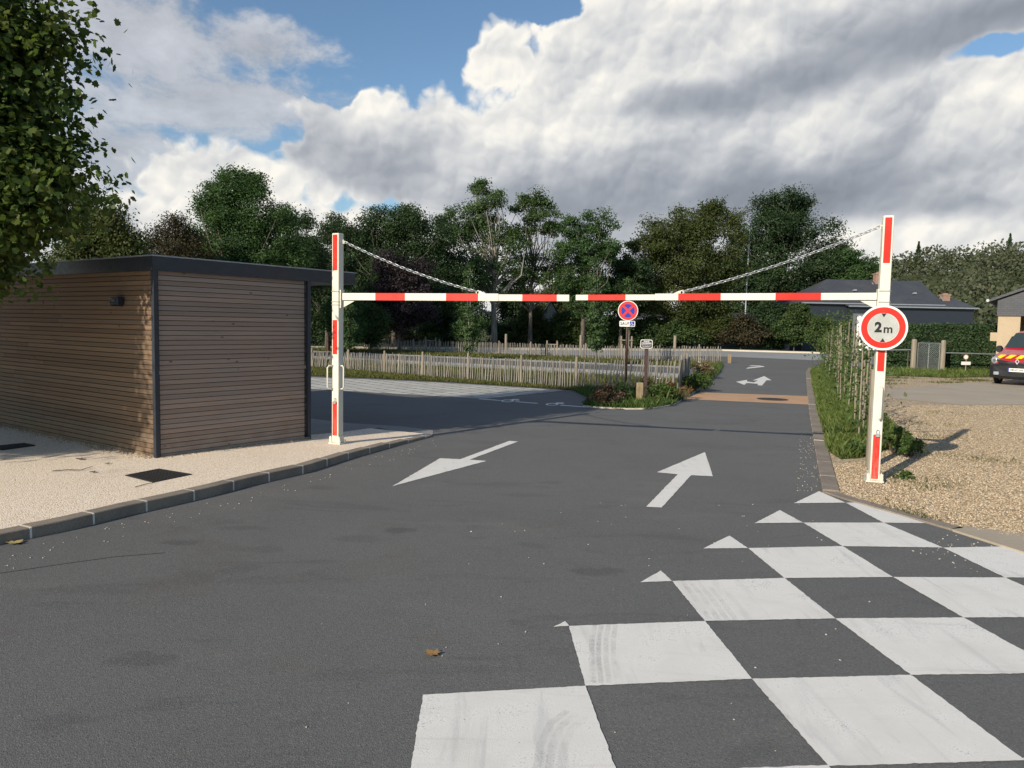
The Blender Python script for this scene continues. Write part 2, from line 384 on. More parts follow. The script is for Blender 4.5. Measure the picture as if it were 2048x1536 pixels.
M_ASPH = mat('asphalt', f_asphalt); M_PAINT = mat('road_paint', f_paint); M_BEIGE = mat('beige_aggregate', f_beige)
M_GRAV = mat('gravel', f_gravel); M_STONE = mat('gravel_stone', f_stone); M_KERB = mat('kerb_stone', f_kerb)
M_MORTAR = mat('mortar', None, (.66, .63, .57), .9)
M_APRON = mat('yard_concrete', f_conc((.36, .305, .235), (.42, .36, .28)))
M_FARROAD = mat('far_concrete', f_conc((.27, .275, .28), (.33, .335, .335)))
M_PALEK = mat('pale_kerb', f_conc((.50, .45, .36), (.58, .52, .43)))
M_OCHRE = mat('ochre_resin', f_conc((.46, .275, .155), (.54, .335, .20)))
M_PAVER = mat('pavers', f_pavers)
M_TURF = mat('turf_soil', f_turf((.055, .062, .022), (.085, .085, .032), (.035, .045, .014)))
M_FIELD = mat('field', f_turf((.045, .06, .02), (.07, .08, .03), (.03, .04, .012)))
M_CEDAR = mat('shaded_cladding', f_cedar((.64, .60, .52))); M_CEDAR_GREY = mat('lit_grey_cladding', f_cedar((1.12, 1.17, 1.23)))  # one cladding in two tones: tree shade and grazing light put into the colour
M_ANTH = mat('anthracite_metal', None, (.024, .030, .042), .42)
def f_enamel(col):
    def fn(q, b, o):
        p = q.pos(); x, y, z = q.sep(p); n = q.noise(p, 5.0, 6, .65); f = q.noise(q.vec('MULTIPLY', p, (1, 1, .25)), 26.0, 5, .7)
        c = q.mix(q.sstep(n, .3, .75), tuple(k * .93 for k in col), col)
        gr = q.math('MULTIPLY', q.sstep(z, .75, .05), q.sstep(f, .35, .62)); c = q.mix(q.math('MULTIPLY', gr, .38), c, (.33, .29, .23))
        sc = q.noise(q.vec('MULTIPLY', p, (9, 9, 1.2)), 9.0, 5, .7); c = q.mix(q.math('MULTIPLY', q.sstep(sc, .66, .74), .40), c, tuple(k * .55 for k in col))
        q.put(c, b.inputs['Base Color']); q.put(q.lin(n, .3, .7, .30, .5), b.inputs['Roughness'])
    return fn
M_WHITE = mat('white_enamel', f_enamel((.715, .685, .585)))
M_RED = mat('red_film', f_enamel((.60, .026, .014)))
M_GALV = mat('galvanised', None, (.55, .57, .58), .38, .75)
M_BLACK = mat('black_ink', None, (.012, .012, .012), .5)
M_SIGNGREY = mat('sign_film', None, (.43, .44, .415), .45)
M_SIGNRED = mat('sign_red', None, (.62, .03, .03), .4)
M_BLUE = mat('sign_blue', None, (.012, .035, .34), .4)
M_SIGNWHITE = mat('sign_white', None, (.78, .77, .74), .45)
M_BROWN = mat('brown_paint', None, (.050, .022, .022), .5)
M_DARKPLATE = mat('dark_plate', None, (.022, .016, .026), .5)
M_PALING = mat('chestnut_paling', f_wood((.175, .158, .135), (.36, .33, .29)))
M_POSTWOOD = mat('post_wood', f_wood((.22, .185, .14), (.38, .33, .26)))
M_TANWOOD = mat('tan_wood', f_wood((.23, .17, .10), (.36, .28, .18)))
M_WIRE = mat('fence_wire', None, (.12, .12, .12), .6, .4)
M_BARK = mat('bark', f_bark)
M_GREYBARK = mat('grey_bark', f_wood((.13, .12, .10), (.28, .26, .22), 4.0, 8))
M_SLATE = mat('slate', f_slate); M_BRICK = mat('brick', f_brick)
M_CREAM = mat('cream_render', f_conc((.43, .335, .225), (.49, .385, .26)))
M_ZINC = mat('zinc', None, (.34, .36, .38), .5, .4)
M_DARKIN = mat('dark_interior', None, (.02, .02, .022), .8)
M_IRON = mat('cast_iron', None, (.022, .021, .020), .65)
M_DRYLEAF = mat('dry_leaf', None, (.30, .17, .06), .7)
M_TWIG = mat('twig', None, (.09, .06, .035), .8)
def f_vanred(q, b, o):
    b.inputs['Base Color'].default_value = (.36, .018, .03, 1); b.inputs['Roughness'].default_value = .3; b.inputs['Coat Weight'].default_value = .6
M_VANRED = mat('van_red', f_vanred); M_YELLOW = mat('van_yellow', None, (.85, .62, .02), .4)
M_PLASTIC = mat('black_plastic', None, (.018, .019, .022), .5)
def f_glass(q, b, o):
    b.inputs['Base Color'].default_value = (.035, .05, .05, 1); b.inputs['Roughness'].default_value = .06; b.inputs['Specular IOR Level'].default_value = .9
M_GLASS = mat('dark_glass', f_glass)
M_LENS = mat('lamp_lens', None, (.55, .56, .58), .12, .5)
M_CHROME = mat('chrome', None, (.75, .75, .75), .15, 1.0)
M_SILVER = mat('silver_badge', None, (.68, .69, .70), .35, .3)
M_RUBBER = mat('rubber', None, (.015, .015, .015), .85)

L_MAPLE = leaf_mat('leaf_maple', (0.0431, 0.0823, 0.0196), (0.1176, 0.1667, 0.0392), (.13, .105, .02), .35, .42, .55)
L_GREEN = leaf_mat('leaf_green', (0.0352, 0.0782, 0.0274), (0.0899, 0.1564, 0.0508), None, 0, 0.42, .5)
L_DARK = leaf_mat('leaf_dark', (0.0242, 0.0504, 0.0242), (0.0644, 0.1046, 0.0403), None, 0, 0.42, .5)
L_OLIVE = leaf_mat('leaf_olive', (0.0405, 0.0626, 0.0184), (0.1012, 0.1251, 0.0368), (.085, .06, .02), .4, 0.42, .5)
L_PURPLE = leaf_mat('leaf_purple', (0.021, 0.018, 0.021), (0.051, 0.036, 0.039), None, 0, .15, .5)
L_RUST = leaf_mat('leaf_rust', (0.0442, 0.0442, 0.0239), (0.1012, 0.0846, 0.0478), (.06, .032, .02), .6, 0.42, .6)
L_ASH = leaf_mat('leaf_ash', (0.0442, 0.0846, 0.0294), (0.1141, 0.173, 0.0626), None, 0, 0.42, .5)
L_YOUNG = leaf_mat('leaf_young', (0.0375, 0.0775, 0.0275), (0.0938, 0.1438, 0.0525), None, 0, .3, 1.2)
L_HEDGE = leaf_mat('leaf_hedge', (0.033, 0.066, 0.0231), (0.0858, 0.132, 0.0396), (.10, .085, .02), .45, 0.35, .5)
L_CONIF = leaf_mat('leaf_clipped', (0.0216, 0.0486, 0.0216), (0.0567, 0.0972, 0.0378), (.10, .07, .02), .25, .15, .8)
L_FAR = leaf_mat('leaf_far', (.056, .072, .040), (.104, .120, .066), (.13, .10, .065), .4, .3, .06)
L_GRASS = leaf_mat('grass_lush', (.065, .105, .022), (.16, .215, .055), (.26, .23, .09), .40, .35, 2.0)
L_DRYGRASS = leaf_mat('grass_dry', (.060, .080, .020), (.15, .155, .045), (.24, .19, .08), .6, .35, 1.2)
L_WEED = leaf_mat('leaf_weed', (0.036, 0.072, 0.0168), (0.102, 0.156, 0.042), (.15, .15, .03), .4, .3, 2.0)
L_REDBUSH = leaf_mat('leaf_redbush', (.035, .030, .018), (.11, .075, .050), (.16, .07, .055), .6, .25, 3.0)
L_BROWN = leaf_mat('leaf_brown', (.085, .036, .016), (.20, .085, .035), None, 0, .25, 3.0)
L_STRAW = leaf_mat('leaf_straw', (.14, .10, .05), (.30, .22, .12), (.08, .10, .03), .3, .3, 3.0)
L_FLOWER = leaf_mat('flower_white', (.55, .52, .45), (.75, .72, .66), None, 0, .3, 3.0)

# ------------------------------------------------------------------ mesh helpers
COL = S.collection
class MB:
    def __init__(self): self.v = []; self.f = []; self.mi = []; self.cur = 0
    def add(self, vs, fs):
        o = len(self.v); self.v += [tuple(q) for q in vs]
        self.f += [tuple(i + o for i in f) for f in fs]; self.mi += [self.cur] * len(fs); return self
    def box(self, c, s, yaw=0.0, M=None):
        x, y, z = s[0] / 2, s[1] / 2, s[2] / 2
        vs = [Vector(q) for q in ((-x, -y, -z), (x, -y, -z), (x, y, -z), (-x, y, -z), (-x, -y, z), (x, -y, z), (x, y, z), (-x, y, z))]
        T = Matrix.Translation(Vector(c)) @ (M.to_4x4() if M else Matrix.Rotation(yaw, 4, 'Z'))
        return self.add([T @ q for q in vs], [(0, 3, 2, 1), (4, 5, 6, 7), (0, 1, 5, 4), (1, 2, 6, 5), (2, 3, 7, 6), (3, 0, 4, 7)])
    def bbox(self, c, s, bev, M=None, yaw=0.0):           # box with chamfered vertical+horizontal edges (rounded outline in XZ, chamfer in Y)
        x, y, z = s[0] / 2, s[1] / 2, s[2] / 2; b = bev
        T = Matrix.Translation(Vector(c)) @ (M.to_4x4() if M else Matrix.Rotation(yaw, 4, 'Z'))
        def ring(zz, ins):
            X, Y = x - ins, y - ins
            return [(-X + b, -Y, zz), (X - b, -Y, zz), (X, -Y + b, zz), (X, Y - b, zz), (X - b, Y, zz), (-X + b, Y, zz), (-X, Y - b, zz), (-X, -Y + b, zz)]
        rs = [ring(-z, b), ring(-z + b, 0), ring(z - b, 0), ring(z, b)]
        return self.rings([[T @ Vector(q) for q in r] for r in rs], True)
    def rings(self, rs, caps=True, closed=True):
        n = len(rs[0]); vs = [q for r in rs for q in r]; fs = []
        for k in range(len(rs) - 1):
            for i in range(n if closed else n - 1):
                j = (i + 1) % n
                fs.append((k * n + i, k * n + j, (k + 1) * n + j, (k + 1) * n + i))
        if caps:
            fs.append(tuple(reversed(range(n)))); fs.append(tuple((len(rs) - 1) * n + i for i in range(n)))
        return self.add(vs, fs)
    def tube(self, pts, rad, n=8, caps=True):
        pts = [Vector(p) for p in pts]; rs = []
        if not isinstance(rad, (list, tuple)): rad = [rad] * len(pts)
        prev = None
        for i, p in enumerate(pts):
            t = (pts[min(i + 1, len(pts) - 1)] - pts[max(i - 1, 0)]).normalized()
            a = Vector((0, 0, 1)) if abs(t.z) < .9 else Vector((1, 0, 0))
            if prev is not None: a = prev
            u = (a - t * a.dot(t)).normalized(); vv = t.cross(u); prev = u
            rs.append([p + (u * math.cos(2 * math.pi * k / n) + vv * math.sin(2 * math.pi * k / n)) * rad[i] for k in range(n)])
        return self.rings(rs, caps)
    def prism(self, poly, z0, z1):
        n = len(poly)
        a = sum(poly[i][0] * poly[(i + 1) % n][1] - poly[(i + 1) % n][0] * poly[i][1] for i in range(n))
        if a < 0: poly = list(reversed(poly))
        vs = [(p[0], p[1], z0) for p in poly] + [(p[0], p[1], z1) for p in poly]
        fs = [tuple(reversed(range(n))), tuple(range(n, 2 * n))] + [(i, (i + 1) % n, n + (i + 1) % n, n + i) for i in range(n)]
        return self.add(vs, fs)
    def sheet(self, poly, z):
        n = len(poly)
        a = sum(poly[i][0] * poly[(i + 1) % n][1] - poly[(i + 1) % n][0] * poly[i][1] for i in range(n))
        if a < 0: poly = list(reversed(poly))
        return self.add([(p[0], p[1], z) for p in poly], [tuple(range(n))])
    def disc(self, c, rad, M, y0, y1, n=48, inner=None):  # extruded disc in local XZ plane, facing -Y
        T = Matrix.Translation(Vector(c)) @ M.to_4x4()
        def ring(r, y): return [T @ Vector((r * math.cos(2 * math.pi * k / n), y, r * math.sin(2 * math.pi * k / n))) for k in range(n)]
        if inner is None: return self.rings([ring(rad, y1), ring(rad, y0)], True)
        return self.rings([ring(inner, y0), ring(rad, y0), ring(rad, y1), ring(inner, y1), ring(inner, y0)], False)
    def plate(self, poly, c, M, y0, y1):                   # extruded polygon given in local XZ
        T = Matrix.Translation(Vector(c)) @ M.to_4x4()
        return self.rings([[T @ Vector((x, y1, z)) for x, z in poly], [T @ Vector((x, y0, z)) for x, z in poly]], True)
    def build(self, name, mats, parent=None, smooth=False, origin=None):
        me = bpy.data.meshes.new(name)
        v = self.v
        if origin is not None:
            o = Vector(origin); v = [tuple(Vector(q) - o) for q in v]
        me.from_pydata(v, [], self.f)
        if not isinstance(mats, (list, tuple)): mats = [mats]
        for q in mats: me.materials.append(q)
        if len(mats) > 1: me.polygons.foreach_set('material_index', self.mi)
        if smooth: me.polygons.foreach_set('use_smooth', [True] * len(me.polygons))
        me.update()
        return link(name, me, parent, origin)
def link(name, me, parent=None, origin=None):
    ob = bpy.data.objects.new(name, me); COL.objects.link(ob)
    if origin is not None: ob.location = origin
    if parent is not None:
        ob.parent = parent
        ob.location = Vector(ob.location) - world_loc(parent)
    return ob
def world_loc(o):
    p = Vector((0, 0, 0))
    while o is not None:
        p += Vector(o.location); o = o.parent
    return p
def tag(o, label=None, cat=None, group=None, kind=None):
    if label: o['label'] = label
    if cat: o['category'] = cat
    if group: o['group'] = group
    if kind: o['kind'] = kind
    return o
def empty(name, loc, label, cat, group=None):
    e = bpy.data.objects.new(name, None); COL.objects.link(e); e.location = loc; e.empty_display_size = .2
    return tag(e, label, cat, group)
def struct(name, mb, mats, **k):
    return tag(mb.build(name, mats, **k), kind='structure')
def rounded(wd, ht, r, n=5):
    pts = []
    for cx, cz, a0 in ((wd / 2 - r, ht / 2 - r, 0), (-wd / 2 + r, ht / 2 - r, 90), (-wd / 2 + r, -ht / 2 + r, 180), (wd / 2 - r, -ht / 2 + r, 270)):
        for k in range(n + 1):
            a = R(a0 + 90 * k / n); pts.append((cx + r * math.cos(a), cz + r * math.sin(a)))
    return pts
def np_mesh(name, verts, nper, mats, parent=None, kind=None, mi=None, poly=True):
    """verts: (N, nper, 3) -> one polygon per row"""
    N = verts.shape[0]; me = bpy.data.meshes.new(name)
    me.vertices.add(N * nper); me.vertices.foreach_set('co', verts.reshape(-1).astype(np.float32))
    me.loops.add(N * nper); me.loops.foreach_set('vertex_index', np.arange(N * nper, dtype=np.int32))
    me.polygons.add(N); me.polygons.foreach_set('loop_start', np.arange(0, N * nper, nper, dtype=np.int32))
    if not isinstance(mats, (list, tuple)): mats = [mats]
    for q in mats: me.materials.append(q)
    if mi is not None: me.polygons.foreach_set('material_index', mi.astype(np.int32))
    me.update(calc_edges=True); me.validate()
    return link(name, me, parent)
def text_mesh(txt, size, ext=0.0015, bold=0.0, spacing=1.0):
    cu = bpy.data.curves.new("txt", 'FONT'); cu.body = txt; cu.size = size; cu.extrude = ext; cu.offset = bold
    cu.align_x = 'CENTER'; cu.align_y = 'CENTER'; cu.resolution_u = 6; cu.space_character = spacing
    ob = bpy.data.objects.new("txt", cu); COL.objects.link(ob)
    dg = bpy.context.evaluated_depsgraph_get(); dg.update()
    me = bpy.data.meshes.new_from_object(ob.evaluated_get(dg)); bpy.data.objects.remove(ob)
    return me
def add_text(mb, txt, size, c, M, y, bold=0.0, spacing=1.0, sx=1.0):
    me = text_mesh(txt, size, .0015, bold, spacing)
    T = Matrix.Translation(Vector(c)) @ M.to_4x4()
    mb.add([T @ Vector((q.co.x * sx, y - q.co.z, q.co.y)) for q in me.vertices], [tuple(f.vertices) for f in me.polygons])
    bpy.data.meshes.remove(me)
def seg_in(poly, X, Y):
    inside = np.zeros(X.shape, bool); n = len(poly); j = n - 1
    for i in range(n):
        xi, yi = poly[i][0], poly[i][1]; xj, yj = poly[j][0], poly[j][1]
        c = ((yi > Y) != (yj > Y)) & (X < (xj - xi) * (Y - yi) / (yj - yi + 1e-12) + xi)
        inside ^= c; j = i
    return inside
def sample_poly(rng, poly, n, nearbias=0.0):
    xs = [p[0] for p in poly]; ys = [p[1] for p in poly]; out_ = []
    tot = 0
    while tot < n:
        X = rng.uniform(min(xs), max(xs), n * 2); Y = rng.uniform(min(ys), max(ys), n * 2)
        k = seg_in(poly, X, Y)
        if nearbias: k &= rng.random(n * 2) < np.clip((nearbias / np.maximum(np.hypot(X, Y), 1)) ** 1.5, .02, 1)
        out_.append(np.stack([X[k], Y[k]], 1)); tot += k.sum()
    return np.concatenate(out_)[:n]
def grass(name, poly, n, h, wid, mats, z=0.03, seed=1, nearbias=0.0, lean=.5, patch=0.0):
    rng = np.random.default_rng(seed); P = sample_poly(rng, poly, n, nearbias)
    if patch:
        f = np.sin(P[:, 0] * 2.1 + np.sin(P[:, 1] * 1.3) * 2) + np.sin(P[:, 1] * 2.7 + P[:, 0]) + rng.normal(0, .6, len(P))
        P = P[f > patch]
    N = len(P); a = rng.uniform(0, 2 * np.pi, N); hh = h * rng.lognormal(0, .35, N); ww = wid * rng.uniform(.6, 1.4, N)
    ln = lean * hh * rng.random(N); b = rng.uniform(0, 2 * np.pi, N)
    V = np.zeros((N, 4, 3))
    for k, (s, t, l) in enumerate(((-1, 0, 0), (1, 0, 0), (.7, .6, .35), (0, 1, 1))):
        V[:, k, 0] = P[:, 0] + np.cos(a) * ww * s / 2 + np.cos(b) * ln * l
        V[:, k, 1] = P[:, 1] + np.sin(a) * ww * s / 2 + np.sin(b) * ln * l
        V[:, k, 2] = z + hh * t
    return tag(np_mesh(name, V, 4, mats), kind='stuff')
def leaf_cards(rng, C, size, normal_bias=None, aspect=.6, droop=0.0, rand=1.0):
    N = len(C); nrm = rng.normal(size=(N, 3)) * rand
    if normal_bias is not None: nrm += normal_bias
    nrm /= np.linalg.norm(nrm, axis=1, keepdims=True) + 1e-9
    t = rng.normal(size=(N, 3)); t[:, 2] -= droop; t -= nrm * (t * nrm).sum(1, keepdims=True); t /= np.linalg.norm(t, axis=1, keepdims=True) + 1e-9
    bt = np.cross(nrm, t); s = (size * rng.uniform(.65, 1.3, N))[:, None]
    V = np.stack([C - t * s * .5, C + bt * s * aspect * .5 - t * s * .05, C + t * s * .5, C - bt * s * aspect * .5 - t * s * .05], 1)
    return V
MAPLE = np.array([(0, -.5), (.12, -.30), (.40, -.32), (.36, -.12), (.50, .10), (.31, .16), (.25, .33), (0, .52), (-.25, .33), (-.31, .16), (-.50, .10), (-.36, -.12), (-.40, -.32), (-.12, -.30)])
def maple_cards(rng, C, size, bias):
    N = len(C); nrm = rng.normal(size=(N, 3)) * .6 + bias; nrm /= np.linalg.norm(nrm, axis=1, keepdims=True)
    t = rng.normal(size=(N, 3)); t[:, 2] -= 1.2; t -= nrm * (t * nrm).sum(1, keepdims=True); t /= np.linalg.norm(t, axis=1, keepdims=True)
    bt = np.cross(nrm, t); s = (size * rng.uniform(.6, 1.25, N))[:, None]
    return np.stack([C + (bt * x + t * y) * s for x, y in MAPLE], 1)
def crown_points(rng, blobs, clumps, per, sig, shell=.45):
    vol = np.array([b[3] * b[5] for b in blobs]) ** 1.0; vol /= vol.sum(); out_ = []; bias = []; cl = []
    for b, vfrac in zip(blobs, vol):
        k = max(4, int(round(clumps * vfrac)))
        u = rng.normal(size=(k, 3)); u /= np.linalg.norm(u, axis=1, keepdims=True)
        rr = (shell + (1 - shell) * rng.random(k)) ** .6
        c = np.array(b[:3]) + u * np.array(b[3:6]) * rr[:, None]
        cl.append(c)
        m_ = rng.poisson(per, k); idx = np.repeat(np.arange(k), m_)
        sg = sig * rng.uniform(.6, 1.4, k)[idx][:, None]
        out_.append(c[idx] + np.clip(rng.normal(size=(len(idx), 3)), -1.7, 1.7) * sg * np.array([1, 1, .65])); bias.append(u[idx] * 1.0 + np.array([0, 0, .55]))
    return np.concatenate(out_), np.concatenate(bias), np.concatenate(cl)
def wood_mesh(rng, base, top, r0, targets, clumps, n=7, twigs=40):
    mb = MB(); base = Vector(base); top = Vector(top); H = (top - base).length
    pts = []; K = 7
    for k in range(K + 1):
        f = k / K; j = Vector((rng.normal() * .05 * H * .25, rng.normal() * .05 * H * .25, 0)) if 0 < k else Vector((0, 0, 0))
        pts.append(base.lerp(top, f) + j * f)
    mb.tube(pts, [r0 * (1.35 if k == 0 else (1 - .85 * k / K)) for k in range(K + 1)], n)
    nodes = []
    for tg in targets:
        tg = Vector(tg); f = min(.85, max(.25, (tg.z - base.z) / max(H, .1) * rng.uniform(.45, .75)))
        s = pts[int(f * K)].lerp(pts[min(K, int(f * K) + 1)], f * K - int(f * K))
        mid = s.lerp(tg, .5) + Vector((rng.normal() * .1, rng.normal() * .1, -.06)) * (tg - s).length
        r1 = r0 * (1 - .85 * f) * .6
        mb.tube([s, s.lerp(mid, .5) , mid, tg], [r1, r1 * .8, r1 * .55, r1 * .2], 5)
        nodes += [mid, tg, mid.lerp(tg, .5)]
    if nodes:
        for i in range(twigs):
            c = Vector(clumps[rng.integers(len(clumps))]); s = min(nodes, key=lambda q: (q - c).length)
            md = s.lerp(c, .5) + Vector(rng.normal(size=3)) * .08 * (c - s).length
            mb.tube([s, md, c], [r0 * .13, r0 * .09, r0 * .035], 4, False)
    return mb
def make_tree(name, base, H, blobs, leaf_m, label, cat='tree', group=None, r0=.2, clumps=120, per=60, sig=.35, leaf=.16, seed=0,
              bark=None, shell=.45, trunk_top=.85, twigs=40, maple=False, aspect=.6):
    """blobs in fractions: (x, y, z, rx, ry, rz) metres relative to base"""
    rng = np.random.default_rng(seed); root = empty(name, base, label, cat, group)
    P, B, CL = crown_points(rng, blobs, clumps, per, sig, shell)
    k = P[:, 2] > .08; P, B = P[k], B[k]
    V = maple_cards(rng, P, leaf, B) if maple else leaf_cards(rng, P, leaf, B, aspect, 0.0, .62)
    np_mesh('crown', V, V.shape[1], leaf_m, root).location = (0, 0, 0)
    if r0 > 0:
        wood_mesh(rng, (0, 0, -.1), (0, 0, H * trunk_top), r0, [b[:3] for b in blobs], CL, twigs=twigs).build('trunk', bark or M_BARK, root, smooth=True).location = (0, 0, 0)
    return root
def px_tree(name, cx, top, half, D, label, leaf_m, bottom=None, seed=1, lobes=7, r0=None, H_extra=0, depth=.8, cat='tree', group=None, spec=None, density=1.0,
            leaf=None, per=52, sig=None, shell=.45, bark=None, twigs=40, low=.12, aspect=.6):
    """a tree placed where the photo shows it: stands on the ground at distance D, crown half-width/top taken from the photo"""
    t = AT(cx, top, D); b = Vector((t.x, D, 0)); H = t.z; hw = half / F * D
    zb = AT(cx, bottom, D).z if bottom else H * low
    rng = np.random.default_rng(seed + 1000); blobs = []
    hc = H - zb
    if spec:
        for (sx, sy, sr) in spec:      # pixel position & radius of each lobe
            q = AT(sx, sy, D); r = sr / F * D
            blobs.append((q.x - b.x, rng.uniform(-.4, .4) * r, q.z, r, r * depth, r * .85))
    else:
        blobs.append((0, 0, zb + hc * .5, hw * .72, hw * depth * .75, hc * .48))
        for i in range(lobes):
            a = 2 * math.pi * (i + rng.random() * .6) / lobes; f = rng.uniform(.15, .85)
            rr = hw * rng.uniform(.30, .48) * (1.0 - .35 * f)
            rad = hw * (.60 if f < .6 else .42)
            blobs.append((math.cos(a) * rad, math.sin(a) * rad * depth, zb + hc * f * .9, rr, rr * depth, min(rr * .9, hc * .3)))
        blobs.append((rng.uniform(-.15, .15) * hw, 0, H - hw * .3, hw * .34, hw * .3, hw * .3))
    extra = []
    for (x, y, z, a_, b_, c_) in blobs:          # smaller clumps break up every lobe's outline
        for k in range(5):
            an = rng.uniform(-.5, 3.64); f = rng.uniform(.80, 1.12); rr = rng.uniform(.22, .42)
            extra.append((x + math.cos(an) * a_ * f, y + rng.uniform(-.9, .5) * b_, z + math.sin(an) * c_ * f * .95, a_ * rr, b_ * rr, c_ * rr * .85))
    blobs = [(x, y, z, a_ * .80, b_ * .85, c_ * .80) for x, y, z, a_, b_, c_ in blobs] + [e for e in extra if e[2] > .3]
    area = sum(q[3] * q[5] for q in blobs)
    sg = sig or max(.22, hw * .085)
    lf = leaf or max(.09, D * .0027)
    n_leaf = 34.0 * density * area / (lf * lf * .55)
    cl = int(max(24, n_leaf / per))
    return make_tree(name, b, H, blobs, leaf_m, label, cat, group, r0 if r0 is not None else max(.07, H * .02), cl, per, sg, lf, seed, bark, shell, .86 if not spec else .8, twigs, aspect=aspect)


# ================================================================== SETTING
def GP(px, z=0.0): return [G(x, y, z) for x, y in px]
def offs(line, dist):                          # offset an open polyline to its left by dist
    o = []
    for i, p in enumerate(line):
        a = line[max(i - 1, 0)]; b = line[min(i + 1, len(line) - 1)]
        t = Vector((b[0] - a[0], b[1] - a[1])).normalized(); o.append(Vector((p[0] - t.y * dist, p[1] + t.x * dist, 0)))
    return o
mb = MB(); mb.sheet([(-700, -300), (700, -300), (700, 900), (-700, 900)], -.06); struct('ground', mb, M_FIELD)

KR = GP([(1645, 985), (1635, 930), (1627, 880), (1619, 830), (1614, 780), (1612, 745), (1617, 737)])
KN = GP([(1645, 985), (1700, 1003), (1780, 1026), (1850, 1046), (1905, 1062)])
E1 = G(2048, 1108); E1x = E1 + (E1 - KN[-1]) * 2.2
road_poly = [(-60, -8), (E1x.x + 3, -8), E1x, E1] + list(reversed(KN)) + KR[1:] + [KR[-1] + Vector((3, 1.5, 0)), (70, KR[-1].y + 3), (70, 66), (-60, 52), (-60, 20)]
road_poly = [Vector((p[0], p[1], 0)) for p in road_poly]
mb = MB(); mb.sheet(road_poly, 0.0); road = struct('road', mb, M_ASPH)
# far cross road in pale concrete, with its kerb
fr0 = GP([(600, 706), (1445, 713), (1640, 721)]); fr1 = GP([(600, 697), (1445, 702), (1640, 707.5)])
def ext(line, a, b):
    return [line[0] + (line[0] - line[-1]).normalized() * a] + line + [line[-1] + (line[-1] - line[0]).normalized() * b]
mb = MB(); mb.sheet(ext(fr0, 40, 40) + list(reversed(ext(fr1, 40, 40))), .004); struct('cross_road', mb, M_FARROAD)
fk = ext(fr1, 40, 40); fk2 = offs(fk, 1.1)
mb = MB(); mb.prism(fk + list(reversed(fk2)), -.05, .12); struct('far_kerb', mb, M_PALEK)
# ---- painted markings (children of the road)
def paint(name, px, z=.004, m_=None, label=None):
    mb = MB(); mb.sheet(GP(px), z); o = mb.build(name, m_ or M_PAINT, road); return tag(o, label)
mbp = MB()
WH = [[(1138, 1253), (1410, 1243), (1504, 1359), (1171, 1373)], [(1344, 1163), (1569, 1157), (1671, 1238), (1410, 1243)],
      [(1496, 1097), (1685, 1093), (1786, 1155), (1569, 1157)], [(1606, 1046), (1767, 1046), (1886, 1096), (1685, 1093)],
      [(1691, 1006), (1722, 1006), (1850, 1047), (1767, 1046)], [(1504, 1359), (1822, 1351), (2049, 1522), (1657, 1534)],
      [(1671, 1238), (1927, 1236), (2128, 1347), (1822, 1351)], [(1786, 1155), (2010, 1156), (2190, 1235), (1927, 1236)],
      [(1886, 1096), (2003, 1094), (2120, 1130), (2228, 1155), (2010, 1156)], [(846, 1391), (1171, 1373), (1240, 1562), (813, 1590)],
      [(1107, 1255), (1130.4, 1243.6), (1138, 1253)], [(1280, 1165.5), (1321.7, 1142), (1344, 1163)], [(1406.5, 1097.8), (1458.6, 1072), (1496, 1097)],
      [(1509, 1047), (1559.6, 1021), (1606, 1046)], [(1588, 1007), (1638, 983), (1691, 1006)]]
rngp = np.random.default_rng(5)
def ragged(poly, step=.02, amp=.0016):
    o = []
    for i in range(len(poly)):
        a, b = poly[i], poly[(i + 1) % len(poly)]; L = (b - a).length; k = max(1, int(L / step)); t = (b - a).normalized(); nn = Vector((-t.y, t.x, 0))
        for j in range(k):
            o.append(a.lerp(b, j / k) + (nn * rngp.normal() * amp if j else Vector((0, 0, 0))))
    return o
for q in WH: mbp.sheet(ragged(GP(q)), .004)
_o = G(1822, 1351); _a = _o - G(1504, 1359); _b = G(1671, 1238) - _o
for i, j in ((1, -1), (2, 0), (0, -2), (-2, -2), (3, -1)): mbp.sheet(ragged([_o + _a * (i + p) + _b * (j + r_) for p, r_ in ((0, 0), (1, 0), (1, 1), (0, 1))]), .004)
tag(mbp.build('chequer_marking', M_PAINT, road), 'white painted chequerboard with a row of small triangles')
def f_tyre(q, b, o):
    p = q.pos(); n = q.noise(p, 70, 4, .7); n2 = q.noise(p, 5, 5, .65)
    b.inputs['Base Color'].default_value = (.17, .17, .18, 1); b.inputs['Roughness'].default_value = .8
    t = q.n.new('ShaderNodeBsdfTransparent'); mx = q.n.new('ShaderNodeMixShader')
    q.put(q.math('MULTIPLY', q.math('MULTIPLY', q.sstep(n, .25, .65), q.sstep(n2, .32, .66)), .16), mx.inputs[0])
    q.l.new(t.outputs[0], mx.inputs[1]); q.l.new(b.outputs[0], mx.inputs[2]); q.l.new(mx.outputs[0], o.inputs[0])
M_TYRE = mat('tyre_rubber', f_tyre)
def tyre(px, w_, ngr):
    L_ = GP(px, .0); mb = MB()
    for k in range(ngr):
        o0 = w_ * k / ngr; o1 = w_ * (k + .68) / ngr; a = offs(L_, -o0); c_ = offs(L_, -o1); z = .0062
        n0 = len(a); mb.add([(p.x, p.y, z) for p in a] + [(p.x, p.y, z) for p in c_], [(n0 + i, n0 + i + 1, i + 1, i) for i in range(n0 - 1)])
    return tag(mb.build('tyre_mark', M_TYRE, road))
tyre([(1236, 1249), (1231, 1280), (1232, 1320), (1240, 1369)], .15, 4)
tyre([(1412, 1161), (1442, 1195), (1478, 1242)], .20, 4)
tyre([(1510, 1358), (1552, 1400), (1590, 1450), (1640, 1534)], .20, 4)
tyre([(1178, 1440), (1150, 1462), (1135, 1500), (1132, 1545)], .14, 3)
tyre([(1205, 1250), (1200, 1300), (1206, 1370)], .06, 2)
